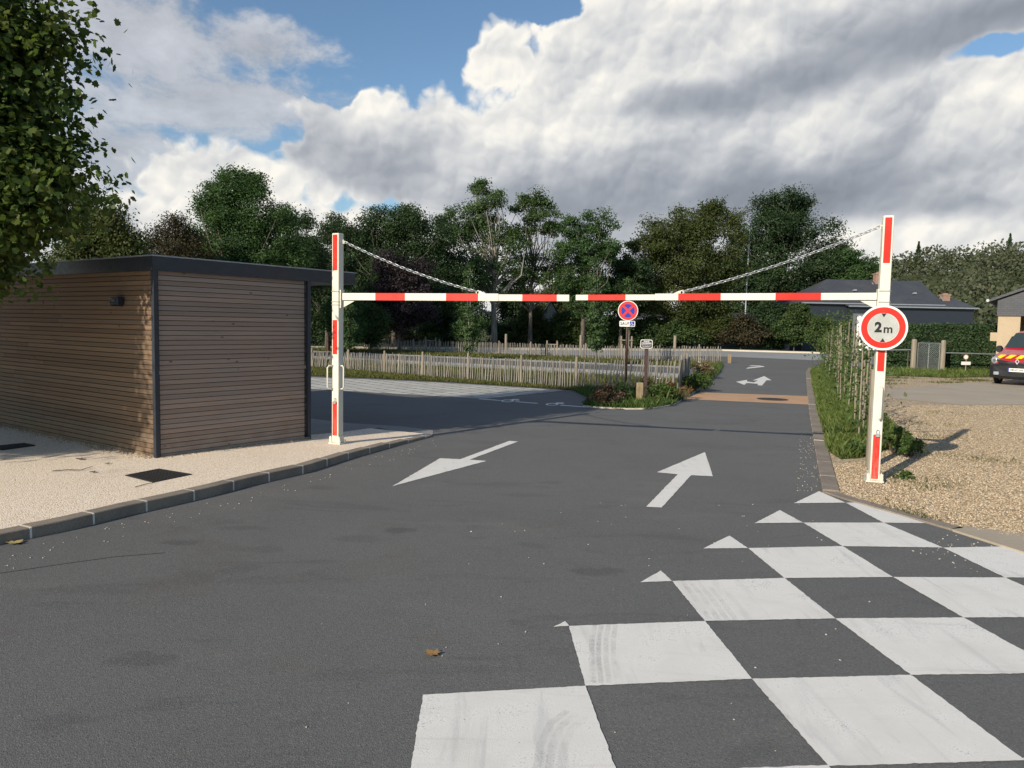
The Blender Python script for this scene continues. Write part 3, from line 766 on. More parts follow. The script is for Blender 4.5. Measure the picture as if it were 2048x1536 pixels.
def paint_r(name, px, label=None):
    mb = MB(); mb.sheet(ragged(GP(px), .03, .0022), .004); return tag(mb.build(name, M_PAINT, road), label)
paint_r('direction_arrow', [(1018.7, 882.2), (1036.5, 883.6), (939, 919.8), (972.6, 922.5), (784.6, 973), (880.3, 917), (920.6, 919)], 'white arrow pointing towards the viewer')
paint_r('direction_arrow', [(1410, 904.5), (1425.7, 953), (1382, 951), (1323.8, 1015.7), (1292.4, 1014.2), (1355.4, 949.2), (1314, 945)], 'white arrow pointing away up the road')
paint('turn_arrow', [(1528.3, 752.3), (1543.5, 761.1), (1533, 760.6), (1523.9, 771.4), (1514.5, 770.5), (1516.6, 767.9), (1493.7, 766.1), (1488.7, 769.9), (1472, 763.8),
                     (1494.6, 759.7), (1493.7, 763.2), (1507.8, 765), (1515.7, 761.1), (1504.9, 761.1)], label='white arrow with a straight head and a left head')
mb = MB()
for q in ([(1492, 737.6), (1496, 735.2), (1525, 732), (1530, 733.6)], [(1497, 732.4), (1503, 731), (1522, 731.3), (1521, 732.5)]): mb.sheet(GP(q), .004)
tag(mb.build('lane_mark', M_PAINT, road), 'thin worn white lane mark')
def strip(pa, pb, wd, mb, z=.004):
    a, b = G(*pa), G(*pb); t = (b - a).normalized(); n = Vector((-t.y, t.x, 0)) * wd / 2
    mb.sheet([a - n, b - n, b + n, a + n], z)
mb = MB(); strip((958, 798), (1002, 801.4), .12, mb); strip((1030, 803.5), (1075, 807), .12, mb); strip((1120, 810.5), (1180, 815), .12, mb)
tag(mb.build('bay_line', M_PAINT, road), 'thin white line of the parking bays')
for ox, oy in ((1021, 801.5), (1110, 808.3)):
    mb = MB()
    def E_(rx, ry, cx, cy, n=16): return [(ox + cx + rx * math.cos(2 * math.pi * k / n), oy + cy + ry * math.sin(2 * math.pi * k / n)) for k in range(n)]
    a, b = GP(E_(13, 2.5, -6, .6)), GP(E_(9, 1.5, -6, .7))
    for k in range(16):
        j = (k + 1) % 16; mb.sheet([a[k], a[j], b[j], b[k]], .004)
    for q in ([(-4, -1.6), (10, -3.0), (19, -3.1), (14, -1.6), (6, -.4)], [(10, -1.8), (19, -1.2), (16, .2), (9, -.6)], [(2, -2.6), (8, -3.4), (9, -2.6), (3, -2.0)]):
        mb.sheet(GP([(ox + x, oy + y) for x, y in q]), .0042)
    tag(mb.build('wheelchair_mark', M_PAINT, road), 'white wheelchair symbol painted on the ground')
mb = MB(); mb.sheet(GP([(1402, 785), (1618.5, 792.5), (1617.7, 809.5), (1368.6, 798.4)]), .004); tag(mb.build('resin_band', M_OCHRE, road), 'ochre resin band across the road')
mb = MB(); strip((1338, 818), (1615, 844), .03, mb, .003); tag(mb.build('surface_joint', M_KERB, road))
L_ = GP([(-200, 1176), (0, 1147), (120, 1129), (230, 1114), (330, 1106)]); a_, c_ = offs(L_, -.004), offs(L_, .004); mb = MB(); mb.add([(p.x, p.y, .003) for p in a_] + [(p.x, p.y, .003) for p in c_], [(i, i + 1, len(a_) + i + 1, len(a_) + i) for i in range(len(a_) - 1)]); mb.build('surface_joint', mat('joint_tar', None, (.055, .054, .052), .8), road)

# ---- left pavement and kerb
KB = GP([(0, 1090), (135, 1062), (250, 1033), (352, 1010), (435, 990), (500, 972), (610, 947), (700, 918), (790, 893), (864, 874)])
KB = [KB[0] + (KB[0] - KB[1]).normalized() * 7, KB[0] + (KB[0] - KB[1]).normalized() * 3] + KB
KBo = offs(KB, .13)
mb = MB()
def along(line, step):
    L = [0]
    for a, b in zip(line, line[1:]): L.append(L[-1] + (b - a).length)
    def at(s):
        for i in range(len(L) - 1):
            if s <= L[i + 1] or i == len(L) - 2:
                f = (s - L[i]) / (L[i + 1] - L[i]); return line[i].lerp(line[i + 1], f)
    return L[-1], at
def kerb_run(line, width, z, step, mb, first=0.0, lip=.007):
    n_ = offs(line, width); T, at = along(line, step); T2, at2 = along(n_, step); s = first - step; r = random.Random(4)
    while s < T:
        a, b = max(s, 0) + .008, min(s + step, T) - .008
        if b > a:
            k = [a + (b - a) * i / 3 for i in range(4)]; zz = (z(at((a + b) / 2)) if callable(z) else z) + r.uniform(-.003, .003)
            fr = [at(q) for q in k]; bk = [at2(q * T2 / T) for q in k]; ins = [f.lerp(g_, .05) for f, g_ in zip(fr, bk)]
            mb.cur = 0; m4 = len(k)
            vs = [(p.x, p.y, -.05) for p in fr] + [(p.x, p.y, zz - lip) for p in fr] + [(p.x, p.y, zz) for p in ins] + [(p.x, p.y, zz) for p in bk] + [(p.x, p.y, -.05) for p in bk]
            fs = [(r_ * m4 + i, r_ * m4 + i + 1, (r_ + 1) * m4 + i + 1, (r_ + 1) * m4 + i) for r_ in range(4) for i in range(m4 - 1)]
            fs += [tuple(r_ * m4 for r_ in (4, 3, 2, 1, 0)), tuple(r_ * m4 + m4 - 1 for r_ in range(5))]
            mb.add(vs, fs)
            mb.cur = 1; f0, f1, g0, g1 = at(b), at(min(b + .016, T)), at2(b * T2 / T), at2(min(b + .016, T) * T2 / T)
            if b + .016 < T: mb.prism([f0.lerp(g0, -.004), f1.lerp(g1, -.004), g1, g0], -.05, zz - .001)
        s += step
TIP = G(864, 872, .03)
def ZF(p): return float(np.interp((Vector((p[0], p[1], 0)) - Vector((TIP.x, TIP.y, 0))).length, [0, 1.2, 3.2, 5, 7.5], [.022, .060, .090, .086, .074]))
kerb_run(KB, .13, lambda p: ZF(p) + .004, .49, mb, .35)
struct('kerb', mb, [M_KERB, M_MORTAR])
ZP = .090
C0 = G(315, 915, .088); R0 = G(614, 877, .074)
C0.z = R0.z = .062
U = (R0 - C0); LU = U.length; U.normalize(); V_ = Vector((-U.y, U.x, 0))
back = [G(862, 868.5, .025), G(790, 861, .05), G(740, 856, .06), G(690, 862, .07), R0 + V_ * .3]
pav = KBo[:-1] + back + [R0 + V_ * 3, C0 + V_ * 6.5 + U * 2, (-30, 20, 0), (-30, -10, 0), (KBo[0].x - 3, -10, 0)]
pav = [Vector((p[0], p[1])) for p in pav]
from mathutils.geometry import delaunay_2d_cdt
_g = np.arange(-4.5, -1.0, .3); _h = np.arange(7.0, 12.0, .3); _X, _Y = [q.ravel() for q in np.meshgrid(_g, _h)]; _k = seg_in([tuple(p) for p in pav], _X, _Y)
pts_ = pav + [Vector((float(x), float(y))) for x, y in zip(_X[_k], _Y[_k])]
ov_, _, of_, *_r = delaunay_2d_cdt(pts_, [(i, (i + 1) % len(pav)) for i in range(len(pav))], [], 1, 1e-4)
mb = MB(); mb.add([(p.x, p.y, ZF(p)) for p in ov_], of_)
n_ = len(pav); rim = [(p.x, p.y, ZF(p)) for p in pav]; mb.add(rim + [(p.x, p.y, -.05) for p in pav], [(i, (i + 1) % n_, n_ + (i + 1) % n_, n_ + i) for i in range(n_)])
struct('pavement', mb, M_BEIGE)

mb = MB(); mb.prism(GP([(500, 829), (617, 837), (700, 847), (800, 853), (866, 861), (866, 869), (790, 863), (740, 858), (690, 864), (600, 880), (500, 880)]), -.02, .005); struct('concrete_slab', mb, mat('slab_concrete', f_conc((.22, .22, .215), (.28, .275, .265))))
# ---- right-hand kerb, yard, verge
mb = MB(); kerb_run(list(reversed(KR)), .16, .035, 1.0, mb, .2, .008); kerb_run(list(reversed(KN)), -.001, .02, 1., mb) if False else None
kr_o = offs(list(reversed(KR)), .16)
struct('verge_kerb', mb, [M_KERB, M_MORTAR])
mb = MB(); kn_o = offs(KN, .13)
mb.prism(KN + list(reversed(kn_o)), -.05, .018); struct('yard_kerb', mb, M_KERB)
KRo = list(reversed(kr_o))                       # from near corner to far
yard = [E1x, E1, KN[-1]] + list(reversed(kn_o)) + KRo[1:] + [KR[-1] + Vector((2.6, 1.0, 0)), (70, KR[-1].y + 2.4, 0), (70, -8, 0), (E1x.x + 3, -8, 0)]
mb = MB(); mb.prism(yard, -.05, .014); struct('gravel_yard', mb, M_GRAV)
mb = MB(); mb.prism(GP([(1905, 1061), (1925, 1056), (1975, 1061), (2048, 1072), (2300, 1120), (2300, 1190), (2048, 1108.5), (1905, 1063)]), -.05, .018); struct('sandy_patch', mb, M_APRON)
mb = MB(); mb.sheet(GP([(1765, 783), (1800, 776), (1850, 773.5), (1930, 768), (1975, 764), (2048, 762), (2300, 770), (2300, 830), (2048, 811), (1930, 812), (1850, 805), (1790, 799)]), .019)
struct('concrete_apron', mb, M_APRON)
mb = MB(); mb.sheet(GP([(1640, 752), (1800, 753), (1900, 757), (2000, 754), (2100, 752), (2100, 728), (1900, 728), (1640, 728)]), .020); struct('lawn', mb, M_TURF)
PL0, PL1 = G(1737, 884), G(1653, 737)            # line of the staked plants
vr = [G(1742, 915), PL0 + Vector((.55, 0, 0)), PL0.lerp(PL1, .5) + Vector((.6, 0, 0)), PL1 + Vector((.9, 0, 0))]
vfront = GP([(1653, 902), (1682, 921), (1715, 919)])
verge = [KRo[i] for i in range(len(KRo)) if KRo[i].y > vfront[0].y + .1]
verge = list(reversed(verge)) + vfront + vr
mb = MB(); mb.prism(verge, -.05, .024); struct('verge', mb, M_TURF)

# ---- parking bays, green strip and island
mb = MB(); mb.sheet(GP([(540, 750), (617, 755), (760, 760), (900, 767), (1130, 781), (968, 798), (617, 778), (540, 774)]), .006); struct('paved_bays', mb, M_PAVER)
fence_front_px = [(560, 731, 699), (610, 735, 701), (720, 743, 706), (885, 758, 711), (1062, 771, 718), (1139, 778, 721), (1250, 784, 720), (1357, 790, 719)]
FF = [G(x, y) for x, y, t in fence_front_px]
island_front = GP([(1178, 784), (1181, 800), (1165, 813), (1185, 815.5), (1240, 819), (1300, 819), (1345, 812), (1372, 797), (1400, 778), (1425, 760), (1440, 745), (1446, 732)])
strip_front = GP([(540, 747), (617, 752), (760, 757.5), (900, 764.5), (1000, 771), (1130, 779.5)])
fdir = (FF[-1] - FF[0]).normalized(); fn = Vector((-fdir.y, fdir.x, 0))
if fn.y < 0: fn = -fn
Q0, Q1 = G(1368, 778), G(1441, 728)                    # right limit of the car park strips
RF0 = G(729, 700); rdir = (Q1 - RF0).normalized(); FL, RL = FF[0] - fdir * 6, RF0 - rdir * 9
def band(t0, t1): return [FL.lerp(RL, t0), Q0.lerp(Q1, t0), Q0.lerp(Q1, t1), FL.lerp(RL, t1)]
mb = MB(); mb.sheet(strip_front + island_front + [G(1442, 727), Q0.lerp(Q1, .22), FL.lerp(RL, .22)], .012); struct('green_strip', mb, M_TURF)
ke = MB(); kb_ = island_front[2:]; kerb_run(kb_, .10, .03, 1.0, ke, 0, .006); struct('island_kerb', ke, [M_PALEK, M_MORTAR])
mb = MB(); mb.sheet(band(.22, .42), .006); mb.sheet(band(.66, .76), .006); struct('inner_bays', mb, M_PAVER)
mb = MB(); mb.sheet(band(.76, 1.04), .008); struct('rear_green_strip', mb, M_TURF)
# ---- wooded hill on the right skyline
def hill_h(x, y):
    a = np.degrees(np.arctan2(x, y)); e = np.interp(a, [8, 17, 22, 27, 31, 40, 60], [0, 1.2, 4.2, 6.2, 6.5, 6.6, 6.0])
    r = np.hypot(x, y); f = np.clip((r - 120) / 120, 0, 1); f = f * f * (3 - 2 * f)
    return np.tan(np.radians(e)) * 240 * f * .68
xs = np.linspace(20, 420, 40); ys = np.linspace(100, 420, 32); mb = MB(); gv = []
for yy in ys:
    for xx in xs: gv.append((xx, yy, float(hill_h(xx, yy)) - .3))
nx = len(xs); mb.add(gv, [(j * nx + i, j * nx + i + 1, (j + 1) * nx + i + 1, (j + 1) * nx + i) for j in range(len(ys) - 1) for i in range(nx - 1)])
tag(mb.build('hill', M_FIELD, smooth=True), kind='structure')

# ================================================================== THINGS
# ---- wooden cabin
ZR = C0.z
def cab(u, v, z=0.0): return Vector((C0.x + U.x * u + V_.x * v, C0.y + U.y * u + V_.y * v, ZR + z))
shed = empty('wooden_cabin', (C0.x, C0.y, ZR), 'flat roofed cabin clad in horizontal brown boards with a dark metal roof edge', 'cabin')
ztop = AT(305, 541, C0.y).z - ZR + .03; zf1 = AT(305, 512, C0.y).z - ZR; zf0 = AT(305, 541, C0.y).z - ZR
LV = 6.2
Mu = Matrix((U, V_, Vector((0, 0, 1)))).transposed()
def clad(name, along_u, at, length, flip):
    mb = MB(); k = 0; z = .004; r = random.Random(8 if along_u else 9)
    mb.cur = 1
    if along_u: mb.box(cab(length / 2, at + flip * .02, (ztop) / 2), (length, .02, ztop), M=Mu)
    else: mb.box(cab(at + flip * .02, length / 2, ztop / 2), (.02, length, ztop), M=Mu)
    mb.cur = 0
    while z < ztop - .02:
        s = 0.0; h = .0505
        while s < length - .01:
            e = min(length, s + r.uniform(2.2, 4.5));  e = length if length - e < .6 else e
            dp = r.uniform(-.0012, .0012)
            if along_u: mb.bbox(cab((s + e) / 2, at + dp, z + h / 2), (e - s - .002, .02, h), .003, Mu)
            else: mb.bbox(cab(at + dp, (s + e) / 2, z + h / 2), (.02, e - s - .002, h), .003, Mu)
            s = e
        z += .056
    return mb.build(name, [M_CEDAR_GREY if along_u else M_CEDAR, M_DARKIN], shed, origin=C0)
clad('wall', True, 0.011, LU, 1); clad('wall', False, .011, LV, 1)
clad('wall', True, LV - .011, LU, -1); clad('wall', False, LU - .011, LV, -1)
for (u, v) in ((-.012, -.012), (LU + .012, -.012), (-.012, LV + .012), (LU + .012, LV + .012)):
    mb = MB(); mb.bbox(cab(u, v, ztop / 2), (.055, .055, ztop - .002), .004, Mu); mb.build('corner_trim', M_ANTH, shed, origin=C0)
# roof: overhang on the right reaches photo column 710
ov = None
for k in range(400):
    u = LU + k * .01; p = cab(u, -.05, zf1); d_ = ROT.T @ np.array([p.x, p.y, p.z - EYE]); px = 1024 + F * d_[0] / -d_[2]
    if px >= 711: ov = u; break
ov = ov or LU + 1.0
mb = MB(); mb.prism([cab(-.05, -.05), cab(ov, -.05), cab(ov, LV + .3), cab(-.05, LV + .3)], ZR + zf0, ZR + zf1); rf = mb.build('roof', M_ANTH, shed, origin=C0)
mb = MB()
for a, b in (((-.056, -.056), (ov + .006, -.056)), ((-.056, -.056), (-.056, LV + .3)), ((ov + .006, -.056), (ov + .006, LV + .3))):
    mb.tube([cab(a[0], a[1], zf1 + .004), cab(b[0], b[1], zf1 + .004)], .008, 6)
mb.build('roof_trim', M_ZINC, rf)
# wall lamp on the left wall
d_ = ray(242, 603); nrm = -U; t = (C0 - Vector((0, 0, EYE))).dot(nrm) / Vector(d_).dot(nrm); pl = Vector((0, 0, EYE)) + Vector(d_) * t
vl = (pl - C0).dot(V_); zl = pl.z - ZR
mb = MB(); mb.bbox(cab(-.05, vl, zl), (.08, .17, .10), .01, Mu); mb.box(cab(-.085, vl, zl - .053), (.13, .15, .008), M=Mu); lm = mb.build('wall_lamp', M_ANTH, shed)
mb = MB(); mb.box(cab(-.093, vl, zl + .005), (.006, .13, .06), M=Mu); mb.build('lamp_glass', M_GLASS, lm)

# ---- drain covers
def grate(px, z, label, nb=9):
    q = GP(px, z); c = sum(q, Vector()) / 4
    t = empty('drain_cover', c, label, 'drain cover', 'drain covers')
    mb = MB(); ins = [c.lerp(p, .88) for p in q]
    for i in range(4):
        j = (i + 1) % 4; mb.prism([q[i], q[j], ins[j], ins[i]], z - .02, z + .006)
    mb.build('frame', M_IRON, t)
    mb = MB(); mb.sheet(ins, z + .001); mb.build('pit', M_DARKIN, t)
    mb = MB()
    for i in range(nb):
        f = (i + .5) / nb; a, b = ins[0].lerp(ins[1], f), ins[3].lerp(ins[2], f); w_ = (ins[1] - ins[0]) * .32 / nb
        mb.prism([a - w_, a + w_, b + w_, b - w_], z + .0015, z + .005)
        a, b = ins[0].lerp(ins[3], f), ins[1].lerp(ins[2], f); w_ = (ins[3] - ins[0]) * .28 / nb
        mb.prism([a - w_, a + w_, b + w_, b - w_], z + .0016, z + .0046)
    mb.build('grid', M_IRON, t)
grate([(250, 951), (318, 938), (384, 949), (306, 965)], ZP, 'square black iron grate in the beige pavement in front of the cabin corner')
grate([(-18, 893), (48, 886.5), (70, 890.5), (3, 899)], ZP, 'black iron grate in shade at the left edge beside the cabin wall')
grate([(722, 862.5), (757, 856), (780, 861), (744, 868)], .006, 'iron grate in the asphalt behind the left barrier post', 7)
# manhole in the ochre band
c = G(1545, 798.5, .004); a_ = (G(1567, 799, .004) - c).length
mb = MB(); mb.prism([(c.x + .36 * math.cos(2 * math.pi * k / 28), c.y + .36 * math.sin(2 * math.pi * k / 28)) for k in range(28)], 0, .010)
mh = tag(mb.build('manhole_cover', M_IRON), 'round iron manhole cover in the ochre band across the road', 'manhole cover')

# ---- height barrier: two post-and-boom halves
LP = G(675, 885, .08); LP.z = ZF(LP); RP = G(1747, 963, .02)
BD = (RP - LP); BD.z = 0; BD.normalize(); BN = Vector((BD.y, -BD.x, 0))      # BN faces the viewer
def on_line(x, y):                                # photo pixel -> (distance along the barrier from LP, height)
    d_ = Vector(ray(x, y)); o = Vector((0, 0, EYE)); n = BN; t = (LP - o).dot(n) / d_.dot(n); p = o + d_ * t
    return (Vector((p.x, p.y, 0)) - Vector((LP.x, LP.y, 0))).dot(BD), p.z
Mb = Matrix((BD, -BN, Vector((0, 0, 1)))).transposed()            # local x along the booms, local -y towards viewer
def bp(s, y, z): return Vector((LP.x, LP.y, 0)) + BD * s - BN * y * 1.0 + Vector((0, 0, z))
def yawM(a): return Matrix.Rotation(a, 3, 'Z')
def chain_mesh(pts, mb, L=.064, r=.0044, wdt=.029):
    T, at = along(pts, 1); n = int(T / (L - 4 * r) ); k = 0
    for i in range(n):
        a, b = at(T * i / n), at(T * (i + 1) / n); c = a.lerp(b, .5); t = (b - a).normalized()
        up = Vector((0, 0, 1)); s1 = t.cross(up).normalized(); s2 = s1.cross(t)
        w_ = (s1 * .77 + s2 * .64) if i % 2 else (s1 * .64 - s2 * .77)
        loop = []; hl = L / 2 - wdt / 2
        for q in range(10):
            an = 2 * math.pi * q / 10; x = math.cos(an) * wdt / 2; y = math.sin(an) * wdt / 2
            loop.append(c + t * (y + (hl if y > 0 else -hl)) + w_ * x)
        rs = []
        nb_ = w_.cross(t)
        for q in range(10):
            tt = (loop[(q + 1) % 10] - loop[q - 1]).normalized(); o1 = nb_; o2 = tt.cross(o1)
            rs.append([loop[q] + (o1 * math.cos(2 * math.pi * g_ / 5) + o2 * math.sin(2 * math.pi * g_ / 5)) * r for g_ in range(5)])
        mb.rings(rs + [rs[0]], False)
def barrier(name_label, base, yaw, post_w, ztop_, reds, s0, s1, sj, boom_reds, eye_s, chain_top, bz0, bz1, handles, tilt):
    root = empty('height_barrier', base, name_label, 'height barrier', 'height barriers')
    PM = Matrix.Rotation(yaw, 3, 'Z')
    def pp(x, y, z): return base + PM @ Vector((x, y, 0)) + Vector((0, 0, z - base.z))
    mb = MB(); mb.bbox(pp(0, 0, (base.z + .02 + ztop_) / 2), (post_w, post_w, ztop_ - base.z - .02), .006, PM)
    post = mb.build('post', M_WHITE, root)
    for z0, z1 in reds:
        mb = MB(); mb.plate(rounded(post_w * .66, z1 - z0, .003, 2), pp(-post_w * .02, -post_w / 2, (z0 + z1) / 2), PM, -.0025, .001)
        mb.build('red_band', M_RED, post)
    mb = MB(); mb.box(pp(0, 0, base.z + .011), (post_w * 1.75, post_w * 1.35, .018), M=PM)
    for sx in (-1, 1):
        mb.box(pp(sx * post_w * .62, -post_w * .1, base.z + .06), (.012, post_w * 1.0, .09), M=PM)
        mb.box(pp(sx * post_w * .62, -post_w * .55, base.z + .055), (.035, .012, .08), M=PM)
    bpl = mb.build('base_plate', M_WHITE, root)
    for sx in (-1, 1):
        for sy in (-1, 1):
            mb = MB(); q = pp(sx * post_w * .78, sy * post_w * .5, base.z + .02); mb.tube([q, q + Vector((0, 0, .035))], .009, 6); mb.build('anchor_bolt', M_GALV, bpl)
    # clamp rings round the post where the boom hinges
    for zz in (bz1 + .018, bz0 - .022, bz0 - .062):
        mb = MB(); g_ = post_w / 2 + .004
        ring = [pp(sx * g_, sy * g_, zz) for sx, sy in ((-1, -1), (1, -1), (1, 1), (-1, 1), (-1, -1))]
        mb.tube(ring, .0045, 6); mb.build('clamp_ring', M_ZINC, post)
    # boom
    sg = 1 if s1 > s0 else -1
    boom = MB(); zc = (bz0 + bz1) / 2; hb = bz1 - bz0; zq = lambda q: zc + tilt * (q - s0); Mt = Mb @ Matrix.Rotation(-math.atan(tilt), 3, 'Y')
    boom.bbox(bp((s0 + sj) / 2, 0, zq((s0 + sj) / 2)), (abs(sj - s0), .055, hb), .004, Mt)
    boom.bbox(bp((sj + s1) / 2, 0, zq((sj + s1) / 2) - .004), (abs(s1 - sj), .047, hb - .012), .004, Mt)
    bo = boom.build('boom', M_WHITE, root)
    for a, b in boom_reds:
        outer = (a + b) / 2 * sg < sj * sg
        th = .0285 if outer else .0245; h_ = (hb if outer else hb - .012)
        mb = MB(); c_ = bp((a + b) / 2, 0, zq((a + b) / 2) - (0 if outer else .004)); mb.bbox(c_, (abs(b - a), th * 2, h_ + .003), .004, Mt); mb.build('red_band', M_RED, bo)
    mb = MB(); mb.plate([(0, 0), (sg * .16, .085), (sg * .17, .09), (0, .09)], bp(s0, 0, bz0 - .095), Mb, -.004, .004); mb.build('gusset', M_WHITE, bo)
    mb = MB(); mb.box(bp(s0 - sg * .012, 0, zc - .03), (.014, .10, hb + .14), M=Mb); mb.build('hinge_plate', M_WHITE, bo)
    for dz in (-.085, .045):
        mb = MB(); q = bp(s0 - sg * .012, .05, zc + dz); mb.tube([q, q + BN * .012], .011, 6); mb.build('bolt', M_GALV, bo)
    mb = MB(); ez = zq(eye_s) + hb / 2 + .012
    mb.tube([bp(eye_s + .022 * math.cos(2 * math.pi * k / 14), 0, ez + .022 * math.sin(2 * math.pi * k / 14)) for k in range(15)], .007, 7)
    mb.plate([(sg * .01, -.012), (sg * .09, -.012), (sg * .03, .02), (sg * .01, .02)], bp(eye_s, 0, ez), Mb, -.005, .005); mb.build('eyelet', M_WHITE, bo)
    # chain
    s_top, z_top = chain_top; a, b = bp(s_top, 0, z_top), bp(eye_s - sg * .02, 0, ez + .012)
    n = 14; pts = [a.lerp(b, k / n) + Vector((0, 0, -.05 * 4 * (k / n) * (1 - k / n))) for k in range(n + 1)]
    mb = MB(); chain_mesh(pts, mb); mb.build('chain', M_GALV, root, smooth=True)
    mb = MB(); g0 = pp(0, 0, z_top); mb.tube([g0.lerp(a, .3), a + Vector((0, 0, .02)), a, a - Vector((0, 0, .015))], .007, 6)
    mb.tube([a + BD * .016 * math.cos(2 * math.pi * k / 12) + Vector((0, 0, .016 * math.sin(2 * math.pi * k / 12) - .01)) for k in range(13)], .0055, 6); mb.build('hook', M_WHITE, post)
    for (hx, hy, hdx, hdy, z0, z1) in handles:     # U handles
        mb = MB(); p0_ = pp(hx, hy, 0); dv = PM @ Vector((hdx, hdy, 0)); side_ = PM @ Vector((hdy, -hdx, 0)) if False else Vector((0, 0, 0))
        zz = lambda f: Vector((0, 0, z0 + (z1 - z0) * f - 0))
        b0 = Vector((p0_.x, p0_.y, 0))
        mb.tube([b0 + zz(0), b0 + dv * .7 + zz(0), b0 + dv + zz(.08), b0 + dv + zz(.92), b0 + dv * .7 + zz(1), b0 + zz(1)], .0095, 8)
        mb.build('handle', M_WHITE, post, smooth=True)
    mb = MB(); lk = pp(post_w * .05, -post_w / 2 - .012, handles[0][4] - .16)
    mb.tube([lk + PM @ Vector((x, 0, z)) for x, z in ((-.014, 0), (-.014, .03), (-.008, .042), (.008, .042), (.014, .03), (.014, 0))], .0035, 6)
    mb.bbox(lk + Vector((0, 0, -.018)), (.042, .018, .036), .004, PM); mb.build('padlock', M_GALV, post)
    return root
pwL_ = .106
def hz(x, y, D): return AT(x, y, D).z
def sL(x): return on_line(x, 594)[0]
def boom_fit(xa, ya, xb, yb, hpx):
    (sa, za), (sb, zb) = on_line(xa, ya), on_line(xb, yb); k = (zb - za) / (sb - sa); h_ = (on_line(xa, ya - hpx / 2)[1] - on_line(xa, ya + hpx / 2)[1]) / 2
    return sa, za, k, h_
_a = boom_fit(780, 593.8, 1130, 595.5, 14.5); _b = boom_fit(1740, 593.0, 1160, 594.6, 14.5)
zL = _a[1] + _a[2] * (pwL_ / 2 + .02 - _a[0]); zL0, zL1 = zL - _a[3], zL + _a[3]
zR = _b[1] + _b[2] * ((RP - LP).dot(BD) - .072 - _b[0]); zR0, zR1 = zR - _b[3], zR + _b[3]
pwL = .106
SR = (RP - LP).dot(BD)
bL = barrier('left half of the red and white height barrier, its post standing on the beige pavement', LP, R(-25), pwL, hz(675, 467, LP.y),
             [(hz(668, 870, LP.y), hz(668, 803, LP.y)), (hz(668, 708, LP.y), hz(668, 640, LP.y)), (hz(670, 541, LP.y), hz(670, 470, LP.y))],
             pwL / 2 + .02, sL(1139), sL(998), [(sL(752), sL(812)), (sL(893), sL(958)), (sL(1045), sL(1115))], sL(956), (pwL / 2 + .03, on_line(690, 483)[1]), zL0, zL1,
             [(-pwL * .30, -pwL / 2, -.035, -.07, hz(668, 777, LP.y), hz(668, 731, LP.y)), (pwL / 2, -pwL * .1, .05, .0, hz(668, 777, LP.y), hz(668, 731, LP.y))], _a[2])
pwR = .104
bR = barrier('right half of the red and white height barrier, its post standing on the gravel', RP, R(-15), pwR, hz(1775, 432, RP.y),
             [(hz(1750, 956, RP.y), hz(1750, 868, RP.y)), (hz(1760, 742, RP.y), hz(1760, 640, RP.y)), (hz(1775, 527, RP.y), hz(1775, 436, RP.y))],
             SR - pwR / 2 - .02, sL(1152), sL(1310), [(sL(1176), sL(1252)), (sL(1356), sL(1442)), (sL(1550), sL(1642))], sL(1363), (SR - pwR / 2 - .03, on_line(1756, 454)[1]), zR0, zR1,
             [(pwR * .12, -pwR / 2, .0, -.06, hz(1760, 837, RP.y), hz(1760, 772, RP.y))], _b[2])
# round 2 m sign clamped to the right post
sd = RP.y - .10; sc = AT(1766.5, 655.5, sd); sr = 45.5 / F * sd * .97
NS = Matrix.Rotation(R(-16), 3, 'Z')
root = empty('height_limit_sign', sc, 'round red bordered sign reading 2 m on the right barrier post', 'road sign')
mb = MB(); mb.disc(sc, sr, NS, .0, .016); mb.disc(sc, sr + .004, NS, -.003, .016, inner=sr - .004); mb.build('panel', M_SIGNWHITE, root)
mb = MB(); mb.disc(sc, sr * .925, NS, -.0015, .0, inner=sr * .66); mb.build('red_ring', M_RED, root)
mb = MB(); mb.disc(sc, sr * .645, NS, -.0012, .0); mb.build('sign_face', M_SIGNGREY, root)
mb = MB(); mb.plate([(-.105 * sr, .645 * sr), (.105 * sr, .645 * sr), (0, .47 * sr)], sc, NS, -.0028, -.0012); mb.build('height_arrow', M_BLACK, root)
mb = MB(); mb.plate([(-.105 * sr, -.645 * sr), (0, -.47 * sr), (.105 * sr, -.645 * sr)], sc, NS, -.0028, -.0012); mb.build('height_arrow', M_BLACK, root)
mb = MB(); add_text(mb, '2', sr * .60, sc + NS @ Vector((-.21 * sr, 0, .0)), NS, -.0025, .007, sx=.95); add_text(mb, 'm', sr * .52, sc + NS @ Vector((.20 * sr, 0, -.065 * sr)), NS, -.0025, .0025); mb.build('lettering', M_BLACK, root)
for zz in (-.1, .1):
    mb = MB(); mb.box(sc + NS @ Vector((0, .026, zz)), (.16, .02, .03), M=NS); mb.build('bracket', M_GALV, root)

# ---- no-stopping sign and plaque sign behind the island
def faceM(p): return Matrix.Rotation(math.atan2(-p.x, p.y) * -1 * -1, 3, 'Z') if False else Matrix.Rotation(-math.atan2(p.x, p.y), 3, 'Z')
Dn = 22.6; c = AT(1256, 621.5, Dn); r_ = 20.0 / F * Dn; base = Vector((AT(1253, 720, Dn).x, Dn + .05, .01)); FM = Matrix.Rotation(R(-12), 3, 'Z')
root = empty('no_stopping_sign', base, 'round blue and red crossed sign above a small white panel on a brown pole', 'road sign')
mb = MB(); mb.tube([base, Vector((base.x, base.y, c.z + r_ * .6))], .038, 10); mb.build('pole', M_BROWN, root, smooth=True)
mb = MB(); mb.disc(c, r_, FM, -.01, .015); dsc = mb.build('disc', M_SIGNWHITE, root)
mb = MB(); mb.disc(c, r_ * .93, FM, -.012, -.0102); mb.build('red_field', M_SIGNRED, dsc)
mb = MB()
